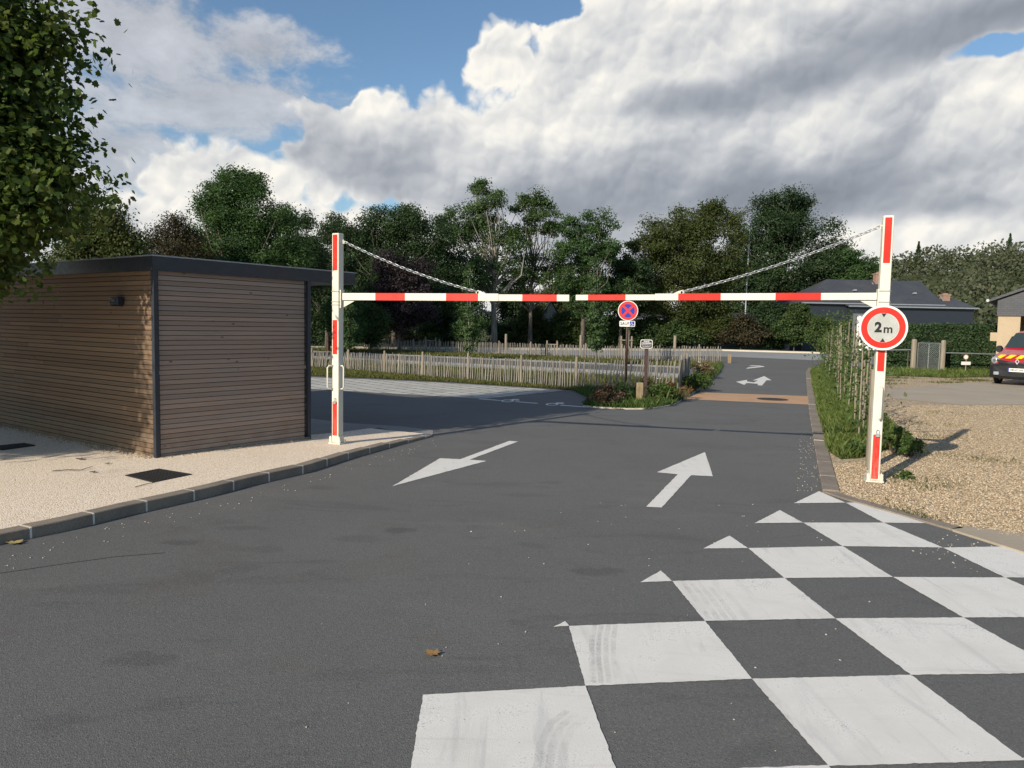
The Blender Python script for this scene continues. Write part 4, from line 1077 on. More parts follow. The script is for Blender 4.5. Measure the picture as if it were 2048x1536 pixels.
for k in range(4):
    a0 = 45 + 90 * k; pts = []
    off = .11 * r_ ; R1 = r_ * .66
    d1, d2 = R(a0), R(a0 + 90); n1 = (math.cos(d1), math.sin(d1)); n2 = (math.cos(d2), math.sin(d2))
    m_ = (n1[0] + n2[0], n1[1] + n2[1]); tip = (m_[0] * off, m_[1] * off)
    pts.append(tip); dl = math.degrees(math.asin(off / R1))
    for q in range(9):
        an = R(a0 + dl + (90 - 2 * dl) * q / 8); pts.append((R1 * math.cos(an), R1 * math.sin(an)))
    mb.plate(pts, c, FM, -.0135, -.012)
mb.build('blue_sector', M_BLUE, dsc)
pc = AT(1254.5, 647.5, Dn); pw_, ph_ = 31 / F * Dn, 11.5 / F * Dn
mb = MB(); mb.plate(rounded(pw_, ph_, ph_ * .2), pc, FM, -.01, .012); pnl = mb.build('panel', M_SIGNWHITE, root)
mb = MB(); add_text(mb, 'SAUF', ph_ * .74, pc + FM @ Vector((-pw_ * .16, 0, 0)), FM, -.0115, .0025, 1.12, .82); mb.build('lettering', M_BLACK, pnl)
mb = MB(); ic = pc + FM @ Vector((pw_ * .31, 0, 0)); mb.plate(rounded(ph_ * .78, ph_ * .82, .004, 2), ic, FM, -.0112, -.0098); icon = mb.build('icon_field', M_BLUE, pnl)
mb = MB(); s_ = ph_ * .78
mb.tube([ic + FM @ Vector((s_ * (-.08 + .24 * math.cos(R(a))), -.013, s_ * (-.14 + .24 * math.sin(R(a))))) for a in range(110, 400, 24)], s_ * .045, 5)
mb.tube([ic + FM @ Vector((s_ * x, -.013, s_ * z)) for x, z in ((-.06, .26), (-.03, .0), (.16, .0), (.24, -.26), (.34, -.24))], s_ * .055, 5)
mb.disc(ic + FM @ Vector((-s_ * .06, 0, s_ * .36)), s_ * .07, FM, -.015, -.0113, 12); mb.build('wheelchair_icon', M_SIGNWHITE, icon)
Dp = G(1291, 800).y; c = AT(1293, 688, Dp); pw_, ph_ = 24.0 / F * Dp, 17.5 / F * Dp; base = Vector((AT(1291, 790, Dp).x, Dp + .04, .01))
root = empty('plaque_sign', base, 'small dark plaque with a white border on a brown post beside the wooden bollard', 'sign')
mb = MB(); mb.box(Vector((base.x, base.y, c.z / 2)), (.075, .05, c.z), M=FM); mb.build('post', M_BROWN, root)
mb = MB(); mb.plate(rounded(pw_, ph_, ph_ * .2), c, FM, -.012, .012); pnl = mb.build('panel', M_SIGNWHITE, root)
mb = MB(); mb.plate(rounded(pw_ * .91, ph_ * .87, ph_ * .16), c, FM, -.0135, -.0122); mb.build('dark_face', M_DARKPLATE, pnl)
mb = MB(); add_text(mb, 'PLACE', ph_ * .21, c + FM @ Vector((0, 0, ph_ * .29)), FM, -.015, .0015); mb.build('lettering', M_SIGNWHITE, pnl)
rr = random.Random(3)
for row, (zz, hh, w0, g0) in enumerate(((.10, .105, .40, .012), (-.10, .05, .40, .01), (-.27, .045, .32, .01))):
    x = -w0; mb = MB()
    while x < w0:
        l = rr.uniform(.035, .09); l = min(l, w0 - x); mb.plate([(pw_ * x, ph_ * (zz - hh / 2)), (pw_ * (x + l), ph_ * (zz - hh / 2)), (pw_ * (x + l), ph_ * (zz + hh / 2)), (pw_ * x, ph_ * (zz + hh / 2))], c, FM, -.0148, -.0133); x += l + rr.uniform(.012, .03)
    mb.build('lettering', M_SIGNWHITE, pnl)

# ---- wooden bollards
def bollard(px_, py_, h, w_, label, m_=M_TANWOOD):
    b = G(px_, py_); mb = MB(); M_ = Matrix.Rotation(R(-12), 3, 'Z'); mb.bbox(b + Vector((0, 0, h / 2 - .05)), (w_, w_, h + .1), .012, M_)
    return tag(mb.build('wooden_bollard', m_, origin=b), label, 'bollard', 'wooden bollards')
bollard(1279, 806, AT(1279, 765, G(1279, 806).y).z, .155, 'square tan wooden bollard among the plants at the tip of the island')
bollard(1458.5, 726, AT(1458, 708, G(1458, 726).y).z, .18, 'tan wooden bollard at the road side by the end of the rear paling fence')
# ---- marker posts along the cross road and behind the fences
post_px = [(1349.5, 695, 671, 'pale round wooden post against the hedge right of the plaque sign'), (1635, 706, 678, 'pale wooden post by the cross road just left of the staked plants'),
           (1161, 700, 670, 'pale slim post behind the rear fence left of the ivy clad sapling'), (1011.5, 700, 668, 'pale slim post behind the rear fence under the barrier joint'),
           (656, 700, 672, 'brown wooden post beyond the front fence just left of the left barrier post')]
for i, (x, yb, yt, lab) in enumerate(post_px):
    D = 47.5 if x > 1000 else 44; D = 58 if x > 1300 else D; b = AT(x, yb, D); b.z = 0; zt = AT(x, yt, D).z; w_ = .11 if x > 1300 or x < 700 else .08
    mb = MB(); mb.tube([b - Vector((0, 0, .1)), b + Vector((0, 0, zt - .03)), b + Vector((0, 0, zt))], [w_, w_ * .95, w_ * .6], 9)
    tag(mb.build('wooden_post', M_POSTWOOD if x > 700 else M_BROWN, origin=b), lab, 'post', 'wooden marker posts')

# ---- chestnut paling fences
def paling(name_label, path, spacing, seed, lean=.12, lean_seg=None, rad=.016):
    """path: list of (ground point, top height)"""
    rng = np.random.default_rng(seed); line = [p for p, h in path]; T, at = along(line, 1); hs = [h for p, h in path]
    L = [0.0]
    for a, b in zip(line, line[1:]): L.append(L[-1] + (b - a).length)
    root = empty('paling_fence', line[0], name_label, 'fence', 'chestnut paling fences')
    mb = MB(); s = 0.0
    while s < T:
        p = at(s); h = float(np.interp(s, L, hs)) + rng.normal() * .022; i = min(len(L) - 2, max(0, int(np.searchsorted(L, s) - 1))); t = (line[i + 1] - line[i]).normalized()
        la = rng.normal() * .035 + (lean_seg(s) if lean_seg else 0); tp = p + t * la * h + Vector((0, 0, h)) + Vector((rng.normal() * .012, rng.normal() * .012, 0)); r = rad * rng.uniform(.75, 1.3)
        md = p.lerp(tp, .5) + Vector(rng.normal(size=3)) * .006
        mb.tube([p - Vector((0, 0, .05)), md, tp - (tp - p) * .04, tp], [r, r * .95, r * .8, r * .25], 5); s += spacing * rng.uniform(.75, 1.3)
    mb.build('palings', M_PALING, root)
    mb = MB()
    for f in (.28, .78):
        n = max(2, int(T / .8)); mb.tube([at(T * k / n) + Vector((0, 0, float(np.interp(T * k / n, L, hs)) * f)) for k in range(n + 1)], .004, 4)
    mb.build('wire', M_WIRE, root)
    s = 0.0
    while s <= T + .01:
        p = at(min(s, T)); h = float(np.interp(s, L, hs)) + .10
        mb = MB(); mb.tube([p - Vector((0, 0, .1)), p + Vector((0, 0, h - .02)), p + Vector((0, 0, h))], [.036, .034, .02], 7); mb.build('post', M_POSTWOOD, root); s += 1.9
    return root
def fpath(px): return [(G(x, y), AT(x, t, G(x, y).y).z) for x, y, t in px]
paling('front paling fence of grey sticks behind the paved bays, turning back at its right end', fpath(fence_front_px + [(1367, 772, 715), (1378, 757, 712)]), .074, 21, rad=.0185,
       lean_seg=lambda s: .30 * max(0, 1 - s / 5.0) + .05)
paling('farther paling fence of grey sticks before the hedges', fpath([(729, 699, 679), (893, 706, 682), (1062, 712, 687), (1170, 718, 690), (1300, 722.5, 693), (1443, 727, 692)]), .095, 22,
       lean_seg=lambda s: .2 * max(0, 1 - s / 6.0), rad=.024)

# ================================================================== BUILDINGS
def hip_roof(mb, x0, x1, y0, y1, ze, zr, hx0, hx1, over=.25):
    ym = (y0 + y1) / 2; X0, X1, Y0, Y1 = x0 - over, x1 + over, y0 - over, y1 + over
    vs = [(X0, Y0, ze), (X1, Y0, ze), (X1, Y1, ze), (X0, Y1, ze), (x0 + hx0, ym, zr), (x1 - hx1, ym, zr)]
    mb.add(vs, [(0, 1, 5, 4), (1, 2, 5), (2, 3, 4, 5), (3, 0, 4), (3, 2, 1, 0)])
def house(label, D, x0, x1, depth, ze, zr, hx0, hx1, wallm, chim=None, vents=(), name='slate_house'):
    root = empty(name, (x0, D, 0), label, 'house', 'slate roofed houses')
    mb = MB(); mb.box(((x0 + x1) / 2, D + depth / 2, ze / 2 - .1), (x1 - x0, depth, ze + .2)); mb.build('wall', wallm, root, origin=(x0, D, 0))
    mb = MB(); hip_roof(mb, x0, x1, D, D + depth, ze + .02, zr, hx0, hx1); rf = mb.build('roof', M_SLATE, root, origin=(x0, D, 0))
    mb = MB(); mb.tube([(x0 - .25, D - .31, ze - .02), (x1 + .25, D - .31, ze - .02)], .065, 8); mb.build('gutter', M_ZINC, rf)
    if chim:
        cx, cz0, cz1, cw = chim; ym = D + depth / 2
        mb = MB(); mb.box((cx, ym - .4, (cz0 + cz1) / 2), (cw, .55, cz1 - cz0)); mb.box((cx, ym - .4, cz1 - .06), (cw + .10, .65, .12)); mb.box((cx, ym - .4, cz1 + .06), (cw * .5, .25, .12))
        ch = mb.build('chimney', M_BRICK, rf, origin=(cx, ym, cz0))
        mb = MB(); mb.plate([(-cw * .9, .5), (-cw * .9 + .1, .5), (cw * .1 + .1, -.35), (cw * .1, -.35)], (cx - .1, ym - .72, cz0 + .35), Matrix.Identity(3), -.02, .02); mb.build('flashing', M_ZINC, ch)
    for vx, f in vents:
        y = D - .25 + (depth / 2 + .25) * f; z = ze + (zr - ze) * f
        mb = MB(); mb.box((vx, y - .05, z + .08), (.32, .22, .10)); mb.box((vx, y - .16, z + .10), (.26, .03, .14)); mb.build('roof_vent', M_ZINC, rf)
    return root
Dh = 66.0
hx = lambda px, D=Dh: AT(px, 620, D).x
house('dark slate roofed house with a brick chimney, seen behind the right barrier post', Dh, hx(1606), hx(1880), 7.5, AT(1740, 608, Dh).z, AT(1740, 560, Dh + 3.7).z,
      (hx(1650, Dh + 3.7) - hx(1606)), hx(1880) - hx(1838, Dh + 3.7), M_ANTH, (hx(1752, Dh + 3.5), AT(1750, 585, Dh + 3.5).z, AT(1750, 547, Dh + 3.5).z, .75), ((hx(1706, Dh + 1.8), .50), (hx(1822, Dh + 1.8), .42)))
Da = 65.4
house('low slate annexe with a short brick chimney, at the right of the slate house', Da, hx(1700, Da), hx(1948, Da), 4.6, AT(1900, 616, Da).z, AT(1900, 597, Da + 2.3).z,
      .4, .5, M_ANTH, (hx(1887, Da + 2), AT(1887, 612, Da + 2).z, AT(1887, 589, Da + 2).z, .62), ())
house('long low dark slate roof showing over the hedge in the middle', 74.0, hx(1275, 74), hx(1568, 74), 5.0, AT(1400, 640, 74).z, AT(1400, 624, 76.5).z, .5, .5, M_ANTH)
# small grey hut between the trees
x0, x1 = hx(1082, 63), hx(1122, 63); root = empty('garden_hut', (x0, 63, 0), 'small grey hut half hidden between the trees above the fences', 'hut')
ze, zr = AT(1100, 640, 63).z, AT(1100, 604, 63).z; xm = (x0 + x1) / 2
mb = MB(); mb.rings([[(x0, y, -.1), (x1, y, -.1), (x1, y, ze), (xm, y, zr), (x0, y, ze)] for y in (63, 66)], True); mb.build('wall', M_ZINC, root)
mb = MB(); mb.rings([[(x0 - .25, y, ze - .2), (xm, y, zr + .03), (x1 + .25, y, ze - .2), (x1 + .25, y, ze - .1), (xm, y, zr + .14), (x0 - .25, y, ze - .1)] for y in (62.7, 66.3)], True); mb.build('roof', M_SLATE, root)
mb = MB(); mb.box((xm, 62.985, .95), (.8, .03, 1.9)); mb.build('door', M_DARKIN, root)
# cream garage at the right edge
Dg = 31.0; gx = AT(1993.5, 680, Dg).x; zl = AT(2010, 632, Dg).z
root = empty('cream_garage', (gx, Dg, 0), 'cream rendered garage with a slate clad gable at the right edge', 'garage')
def gw(name, xa, xb, ya, yb, za, zb, m_, par=None):
    mb = MB(); mb.box(((xa + xb) / 2, (ya + yb) / 2, (za + zb) / 2), (xb - xa, yb - ya, zb - za)); return mb.build(name, m_, par or root)
pw2 = AT(2031, 680, Dg).x - gx; WG = 7.4
gw('pillar', gx, gx + pw2, Dg, Dg + .55, -.1, zl, M_CREAM); gw('pillar', gx + WG - pw2, gx + WG, Dg, Dg + .55, -.1, zl, M_CREAM)
gw('pillar', gx + WG / 2 - .35, gx + WG / 2 + .35, Dg, Dg + .5, -.1, zl, M_CREAM)
gw('wall', gx + .02, gx + .25, Dg + .55, Dg + 8, -.1, zl + .35, M_CREAM); gw('wall', gx + WG - .25, gx + WG - .02, Dg + .55, Dg + 8, -.1, zl + .35, M_CREAM); gw('wall', gx + .25, gx + WG - .25, Dg + 7.75, Dg + 7.98, -.1, zl + .35, M_CREAM)
gw('wall_bracket', gx - .24, gx - .002, Dg + .1, Dg + .5, AT(1990, 682, Dg).z, AT(1990, 665, Dg).z, M_CREAM)
zs = AT(1979, 600, Dg).z; sl = .40; zp = zs + sl * (WG / 2 + .3)
mb = MB(); mb.rings([[(gx - .05, y, zl), (gx + WG + .05, y, zl), (gx + WG + .05, y, zs - .02), (gx + WG / 2, y, zp - .12), (gx - .05, y, zs - .02)] for y in (Dg - .06, Dg + .12)], True); mb.build('gable', M_SLATE, root, origin=(gx, Dg, zl))
mb = MB(); mb.rings([[(gx - .32, y, zs - .06), (gx + WG / 2, y, zp - .05), (gx + WG + .32, y, zs - .06), (gx + WG + .32, y, zs + .04), (gx + WG / 2, y, zp + .06), (gx - .32, y, zs + .04)] for y in (Dg - .2, Dg + 8.2)], True); rf = mb.build('roof', M_SLATE, root, origin=(gx, Dg, zl))
mb = MB(); mb.tube([(gx - .38, Dg - .25, zs - .02), (gx - .38, Dg + 8.2, zs - .02)], .06, 8); mb.build('gutter', M_ZINC, rf)
mb = MB(); mb.sheet([(gx, Dg), (gx + WG, Dg), (gx + WG, Dg + 7.7), (gx, Dg + 7.7)], .026); mb.build('floor', M_APRON, root)

root.rotation_euler.z = R(-35)
# ---- antenna mast
Dm = 63; b = Vector((AT(1491.5, 600, Dm).x, Dm, 0)); zt = AT(1494, 455, Dm).z
mb = MB(); mb.tube([b, b + Vector((.03, 0, zt * .55)), b + Vector((.1, 0, zt))], [.075, .06, .03], 8); t = empty('antenna_mast', b, 'thin grey mast standing in front of the round dark tree', 'mast'); mb.build('pole', M_ZINC, t)
mb = MB(); mb.box(b + Vector((.0, 0, .05)), (.35, .35, .12)); mb.build('base', M_APRON, t)

# ---- gate, rails and small sign at the clipped hedge
Dq = 33.8
def wpost(px, yt, label, rad):
    b = Vector((AT(px, 742, Dq).x, Dq, 0)); zt = AT(px, yt, Dq).z; mb = MB()
    mb.tube([b - Vector((0, 0, .1)), b + Vector((0, 0, zt - .06)), b + Vector((0, 0, zt - .02)), b + Vector((0, 0, zt))], [rad, rad * .97, rad * .8, rad * .35], 12)
    return tag(mb.build('gate_post', M_POSTWOOD, origin=b, smooth=False), label, 'gate post', 'round wooden gate posts'), b
gp0, b0 = wpost(1825.5, 678, 'round wooden gate post on the left of the mesh gate', .115); gp1, b1 = wpost(1884, 680, 'round wooden gate post on the right of the mesh gate', .105)
xa, xb = b0.x + .17, b1.x - .15; za, zb = .06, AT(1855, 686, Dq).z
root = empty('mesh_gate', ((xa + xb) / 2, Dq, 0), 'low wire mesh gate between two round wooden posts in front of the clipped hedge', 'gate')
mb = MB()
for q in ([(xa, za), (xa, zb)], [(xb, za), (xb, zb)], [(xa, za), (xb, za)], [(xa, zb), (xb, zb)], [((xa + xb) / 2, za), ((xa + xb) / 2, zb)]): mb.tube([(q[0][0], Dq, q[0][1]), (q[1][0], Dq, q[1][1])], .016, 6)
mb.build('frame', M_GALV, root)
mb = MB(); st = .085; w_ = xb - xa; h_ = zb - za; k = -h_
while k < w_:
    for sg in (1, -1):
        p = []
        for tt in (0, 1):
            pass
        xs_, ze_ = max(0, k), max(0, -k); xe = min(w_, k + h_)
        if xe > xs_:
            za_, zb_ = xs_ - k, xe - k
            X0, X1 = (xa + xs_, xa + xe) if sg > 0 else (xb - xs_, xb - xe)
            mb.tube([(X0, Dq + sg * .003, za + za_), (X1, Dq + sg * .003, za + zb_)], .0045, 4, False)
    k += st
mb.build('wire_mesh', M_ZINC, root)
def rail(px0, y0, px1, y1, label):
    a, b = AT(px0, y0, Dq), AT(px1, y1, Dq); t = empty('rail_barrier', (a.x, Dq, 0), label, 'rail', 'pale metal rails'); mb = MB(); mb.tube([a, b], .03, 8); mb.build('rail', M_GALV, t)
    for f in (.03, .97):
        p = a.lerp(b, f); mb = MB(); mb.tube([Vector((p.x, p.y + .05, -.05)), Vector((p.x, p.y + .05, p.z))], .022, 6); mb.build('support', M_WIRE, t)
rail(1888, 705.5, 1990, 708.5, 'pale horizontal rail between the mesh gate and the cream garage'); rail(1722, 701, 1821, 699.5, 'pale horizontal rail left of the mesh gate, partly behind the 2 m sign')
Ds = 33.0; b = Vector((AT(1931, 740, Ds).x, Ds, 0)); root = empty('small_post_sign', b, 'small low post with a round disc above a white plate by the hedge', 'sign')
mb = MB(); mb.tube([b, (b.x, Ds, AT(1931, 712, Ds).z)], .022, 6); mb.build('post', M_POSTWOOD, root)
c = AT(1931, 714, Ds); mb = MB(); mb.disc(c - Vector((0, .03, 0)), .105, Matrix.Identity(3), -.008, .008, 24); dd = mb.build('disc', M_SIGNWHITE, root); mb = MB(); mb.disc(c - Vector((0, .03, 0)), .108, Matrix.Identity(3), -.0095, .004, 24, inner=.08); mb.build('rim', M_OCHRE, dd)
c = AT(1931, 726.5, Ds); mb = MB(); mb.plate(rounded(.40, .14, .01, 2), c - Vector((0, .03, 0)), Matrix.Identity(3), -.008, .008); mb.build('plate', M_SIGNWHITE, root)

# ---- information board behind the 2 m sign
Di = 34.0; a, b_ = AT(1702, 735, Di), AT(1752, 735, Di); root = empty('information_board', (a.x, Di, 0), 'tall grey board with a white panel half hidden behind the 2 m sign', 'information board')
IM = Matrix.Rotation(R(-18), 3, 'Z'); ctr = Vector(((a.x + b_.x) / 2, Di, 0)); zt = AT(1715, 627, Di).z; wI = b_.x - a.x
mb = MB(); mb.bbox(ctr + Vector((0, 0, zt / 2)), (wI, .12, zt), .01, IM); mb.build('board', mat('board_grey', None, (.10, .105, .115), .5), root)
mb = MB(); mb.plate(rounded(wI * .78, zt * .62, .02), ctr + IM @ Vector((wI * .06, 0, zt * .65)), IM, -.075, -.0605); pnl = mb.build('panel', M_SIGNWHITE, root)
mb = MB()
for k in range(9): mb.plate([(-wI * .3, -.011), (wI * (.28 - .07 * (k % 3)), -.011), (wI * (.28 - .07 * (k % 3)), .011), (-wI * .3, .011)], ctr + IM @ Vector((wI * .06, 0, zt * (.88 - .05 * k))), IM, -.0775, -.0755)
mb.build('print', M_ZINC, pnl)
# weathered post behind the right barrier post
b = G(1739, 934, .02); zt = AT(1740, 737, b.y).z; mb = MB(); mb.bbox(b + Vector((0, 0, zt / 2 - .08)), (.085, .085, zt + .1), .006, Matrix.Rotation(R(-15), 3, 'Z'))
tag(mb.build('fence_post', M_POSTWOOD, origin=b), 'square weathered wooden post close behind the right barrier post', 'post')

# ---- fire service van
VF = Vector((AT(2036, 740, 24.7).x, 24.7, 0)); VM = Matrix.Rotation(R(-52), 3, 'Z')
root = empty('fire_service_van', VF, 'red van with yellow chevrons and black bumper, at the right edge', 'van')
def vp(x, y, z): return VF + VM @ Vector((x, y, z))
def vring(y, z0, hw, zb, hr, zt):
    L = [(hw * .96, z0), (hw, z0 + .1), (hw, (z0 + zb) / 2), (hw * .985, zb), (hr, zt - .05), (hr - .10, zt - .008), (hr * .45, zt + .012)]
    return [vp(x, y, z) for x, z in L] + [vp(-x, y, z) for x, z in reversed(L)]
st_ = [(.02, .50, .70, .66, .62, .78), (.10, .42, .80, .76, .72, .90), (.30, .36, .875, .90, .80, 1.00), (.62, .36, .90, 1.00, .83, 1.09), (.95, .36, .905, 1.06, .84, 1.16),
       (1.02, .36, .905, 1.08, .835, 1.22), (1.72, .36, .905, 1.12, .72, 1.74), (1.95, .36, .905, 1.12, .72, 1.80), (3.0, .36, .905, 1.12, .735, 1.84), (4.05, .36, .90, 1.12, .73, 1.80), (4.18, .42, .87, 1.1, .70, 1.70)]
mb = MB(); mb.rings([vring(*q) for q in st_], True); mb.build('body', M_VANRED, root, smooth=True)
# windscreen
mb = MB(); n = 8
def ws(f, g, off=.012):
    y = 1.03 + (1.70 - 1.03) * g; z = 1.205 + (1.735 - 1.205) * g; hw = .80 + (.685 - .80) * g
    return vp(hw * f, y - off - .05 * (1 - f * f), z + off + .014 * (1 - f * f))
g_ = [[ws(-1 + 2 * i / n, .03 + .92 * j / 4) for i in range(n + 1)] for j in range(5)]
mb.add([p for r in g_ for p in r], [(j * (n + 1) + i, j * (n + 1) + i + 1, (j + 1) * (n + 1) + i + 1, (j + 1) * (n + 1) + i) for j in range(4) for i in range(n)]); mb.build('windscreen', M_GLASS, root, smooth=True)
for sx in (-1, 1):
    mb = MB(); mb.rings([[vp(sx * .868, 1.30, 1.16), vp(sx * .80, 1.62, 1.52), vp(sx * .785, 2.30, 1.62), vp(sx * .868, 2.30, 1.16)], [vp(sx * .912, 1.30, 1.16), vp(sx * .80, 1.62, 1.60), vp(sx * .775, 2.30, 1.66), vp(sx * .914, 2.30, 1.16)]], True); mb.build('side_window', M_GLASS, root)
# bumper
mb = MB()
def br(y, z0, z1, hw):
    return [vp(x, y + abs(x) ** 3 * .16, z) for x, z in ((-hw, z0 + .04), (-hw * .6, z0), (0, z0), (hw * .6, z0), (hw, z0 + .04), (hw, z1 - .08), (hw * .6, z1), (0, z1), (-hw * .6, z1), (-hw, z1 - .08))]
mb.rings([br(.34, .24, .74, .90), br(.04, .22, .76, .88), br(-.05, .26, .74, .80), br(-.08, .30, .70, .72)], True); bmp = mb.build('bumper', M_PLASTIC, root, smooth=False)
mb = MB(); mb.plate([(-.46, -.05), (.46, -.05), (.46, .05), (-.46, .05)], vp(0, -.088, .36), VM, -.004, .0); mb.build('lower_grille', M_DARKIN, bmp)
mb = MB(); mb.plate([(-.62, .10), (-.5, -.02), (-.16, -.07), (.16, -.07), (.5, -.02), (.62, .10), (.16, .02), (-.16, .02)], vp(0, -.025, .755), VM, -.06, .03); mb.build('grille', M_DARKIN, root)
for sx in (-1, 1):
    mb = MB(); rs = []
    for k in range(5):
        f = k / 4 * math.pi / 2; rr_ = math.cos(f)
        rs.append([vp(sx * .70 + math.cos(2 * math.pi * q / 14) * .135 * max(rr_, .05), .10 - .10 * math.sin(f) - math.cos(2 * math.pi * q / 14) * -sx * .0 , .815 + math.sin(2 * math.pi * q / 14) * .13 * max(rr_, .05)) for q in range(14)])
    mb.rings(rs, True); hl = mb.build('headlight', M_LENS, root, smooth=True)
    mb = MB(); mb.disc(vp(sx * .70, .0, .815), .05, VM, -.012, .02, 14); mb.build('bulb', M_CHROME, hl)
    mb = MB(); mb.plate(rounded(.15, .10, .02), vp(sx * .60, -.065, .40), VM, -.02, .03); mb.build('fog_light', M_ZINC, bmp)
    mb = MB(); mb.rings([[vp(sx * (1.04 + .09 * math.cos(2 * math.pi * q / 12)), y, 1.17 + .115 * math.sin(2 * math.pi * q / 12)) for q in range(12)] for y in (1.22, 1.30, 1.38)], True); mb.tube([vp(sx * .88, 1.33, 1.12), vp(sx * 1.0, 1.32, 1.13)], .03, 6); mb.build('mirror', M_PLASTIC, root, smooth=False)
# chevron stripes on the bonnet
mb = MB()
for x in (-.66, -.36, -.06, .24, .54):
    q = []
    for (dx_, f) in ((0, 0), (.17, 0), (.17 + .11, 1), (.11, 1)):
        xx = x + dx_ - .06; yy = .10 + .14 * f + abs(xx) ** 2 * .10; zz = (.865 + .115 * f) - abs(xx) ** 2 * .02
        q.append((xx, yy, zz))
    mb.add([vp(a, b_ - .045, c_ + .028) for a, b_, c_ in q] + [vp(a, b_ + .06, c_ - .03) for a, b_, c_ in q], [(0, 1, 2, 3), (7, 6, 5, 4), (0, 4, 5, 1), (1, 5, 6, 2), (2, 6, 7, 3), (3, 7, 4, 0)])
mb.build('chevron', M_YELLOW, root)
mb = MB(); mb.rings([[vp(x * s, y, .80 + z * s) for x, z in ((0, .095), (.062, 0), (0, -.095), (-.062, 0))] for y, s in ((-.085, .86), (-.115, 1.0), (-.115, .62), (-.09, .58))], False); mb.build('emblem', M_SILVER, root)
mb = MB(); mb.tube([vp(-.50, -.055, .775), vp(-.20, -.085, .755), vp(-.07, -.09, .765)], .012, 5); mb.tube([vp(.50, -.055, .775), vp(.20, -.085, .755), vp(.07, -.09, .765)], .012, 5); mb.build('grille_trim', M_CHROME, root)
mb = MB(); mb.plate(rounded(.52, .112, .01, 2), vp(0, -.10, .525), VM, -.006, .01); npl = mb.build('number_plate', M_SIGNWHITE, root)
mb = MB(); add_text(mb, 'DM-507-HW', .085, vp(0, -.10, .525), VM, -.008, .001, 1.0, .85); mb.build('lettering', M_BLACK, npl)
mb = MB(); mb.plate([(-.26, -.054), (-.222, -.054), (-.222, .054), (-.26, .054)], vp(0, -.10, .525), VM, -.0075, -.0055); mb.build('plate_band', M_BLUE, npl)
for sx in (-1, 1):
    for yy in (.86, 3.45):
        mb = MB(); prof = [(.80, .20), (.80, .30), (.83, .318), (.90, .318), (.915, .30), (.915, .20)]
        mb.rings([[vp(sx * x, yy + r_ * math.cos(2 * math.pi * k / 24), .318 + r_ * math.sin(2 * math.pi * k / 24)) for k in range(24)] for x, r_ in prof], False); wh = mb.build('wheel', M_RUBBER, root, smooth=True)
        mb = MB(); mb.rings([[vp(sx * x, yy + .205 * math.cos(2 * math.pi * k / 24), .318 + .205 * math.sin(2 * math.pi * k / 24)) for k in range(24)] for x in (.82, .90)], True); mb.build('rim', M_ZINC, wh)

# ================================================================== VEGETATION
def px_blobs(spec, D, bx, dep=.9, rng=None):
    o = []
    for sx, sy, sr in spec:
        q = AT(sx, sy, D); r = sr / F * D; o.append((q.x - bx, (rng.uniform(-.5, .5) * r if rng else 0), q.z, r, r * dep, r * .9))
    return o
# near maple at the left edge
Dt = 8.0; rng = np.random.default_rng(77); bx = -8.3
spec = [(-60, 150, 170), (-60, 330, 190), (40, 60, 95), (75, 215, 80), (105, 340, 80), (30, 440, 85), (-60, 500, 100), (95, 95, 60), (-260, 80, 300), (-300, 380, 280), (-230, -240, 280), (-70, -90, 110), (-420, -250, 320),
        (-520, 150, 260), (150, 375, 40), (15, 545, 42), (125, 70, 40), (150, 300, 40), (60, 560, 28)]
spec = [(x - (62 if x > -100 else 0), y, r) for x, y, r in spec] + [(95, 345, 62), (140, 372, 38), (70, 435, 60), (92, 205, 45), (105, 95, 42), (120, 60, 26)]
bl = px_blobs(spec, Dt, bx, 1.0, rng)
bl += [(-1.4, -2.6, 4.4, 1.5, 1.6, 1.5), (-1.9, -3.2, 6.0, 1.7, 1.7, 1.6), (-1.0, -1.9, 3.2, 1.1, 1.2, .9), (-2.6, -2.4, 3.4, 1.4, 1.4, 1.1), (-2.4, -.6, 3.0, 1.4, 1.4, 1.0), (-3.4, -1.6, 5.0, 1.6, 1.6, 1.5), (-1.2, -2.2, 3.8, 1.2, 1.3, 1.1), (-1.6, -2.9, 5.2, 1.4, 1.4, 1.3), (-.7, -1.2, 2.7, .9, 1.0, .7), (-.75, -2.75, 3.3, 1.15, 1.1, 1.05), (-.8, -2.8, 4.6, 1.2, 1.15, 1.1), (-.75, -3.5, 4.0, 1.2, 1.1, 1.2), (-.7, -2.2, 2.7, .95, .9, .7)]
make_tree('maple_tree', (bx, Dt, 0), 9.0, bl, L_MAPLE, 'large leafy maple overhanging the cabin roof at the left edge of the picture', 'tree', None,   .20, 4600, 52, .21, .076, 5, None, .5, .7, 200, True)
# its neighbour, left of the frame, whose shade reaches the cabin wall
make_tree('maple_tree', (-13.2, 6.6, 0), 8.0, [(1.4, .2, 3.2, 1.7, 1.7, 1.3), (-.4, -.6, 4.2, 2.2, 2.0, 2.0), (1.9, -.6, 3.0, 1.3, 1.3, 1.1), (.8, -1.6, 4.8, 1.8, 1.8, 1.7), (-1.2, 1.2, 3.2, 1.8, 1.8, 1.4), (2.6, -1.6, 4.4, 1.3, 1.4, 1.4), (.2, 1.6, 2.6, 1.5, 1.4, 1.2), (3.2, -2.6, 5.6, 1.3, 1.3, 1.4)],
          L_MAPLE, 'second leafy maple standing left of the picture beside the cabin', 'tree', None, .18, 520, 44, .26, .16, 15, None, .3, .7, 60)
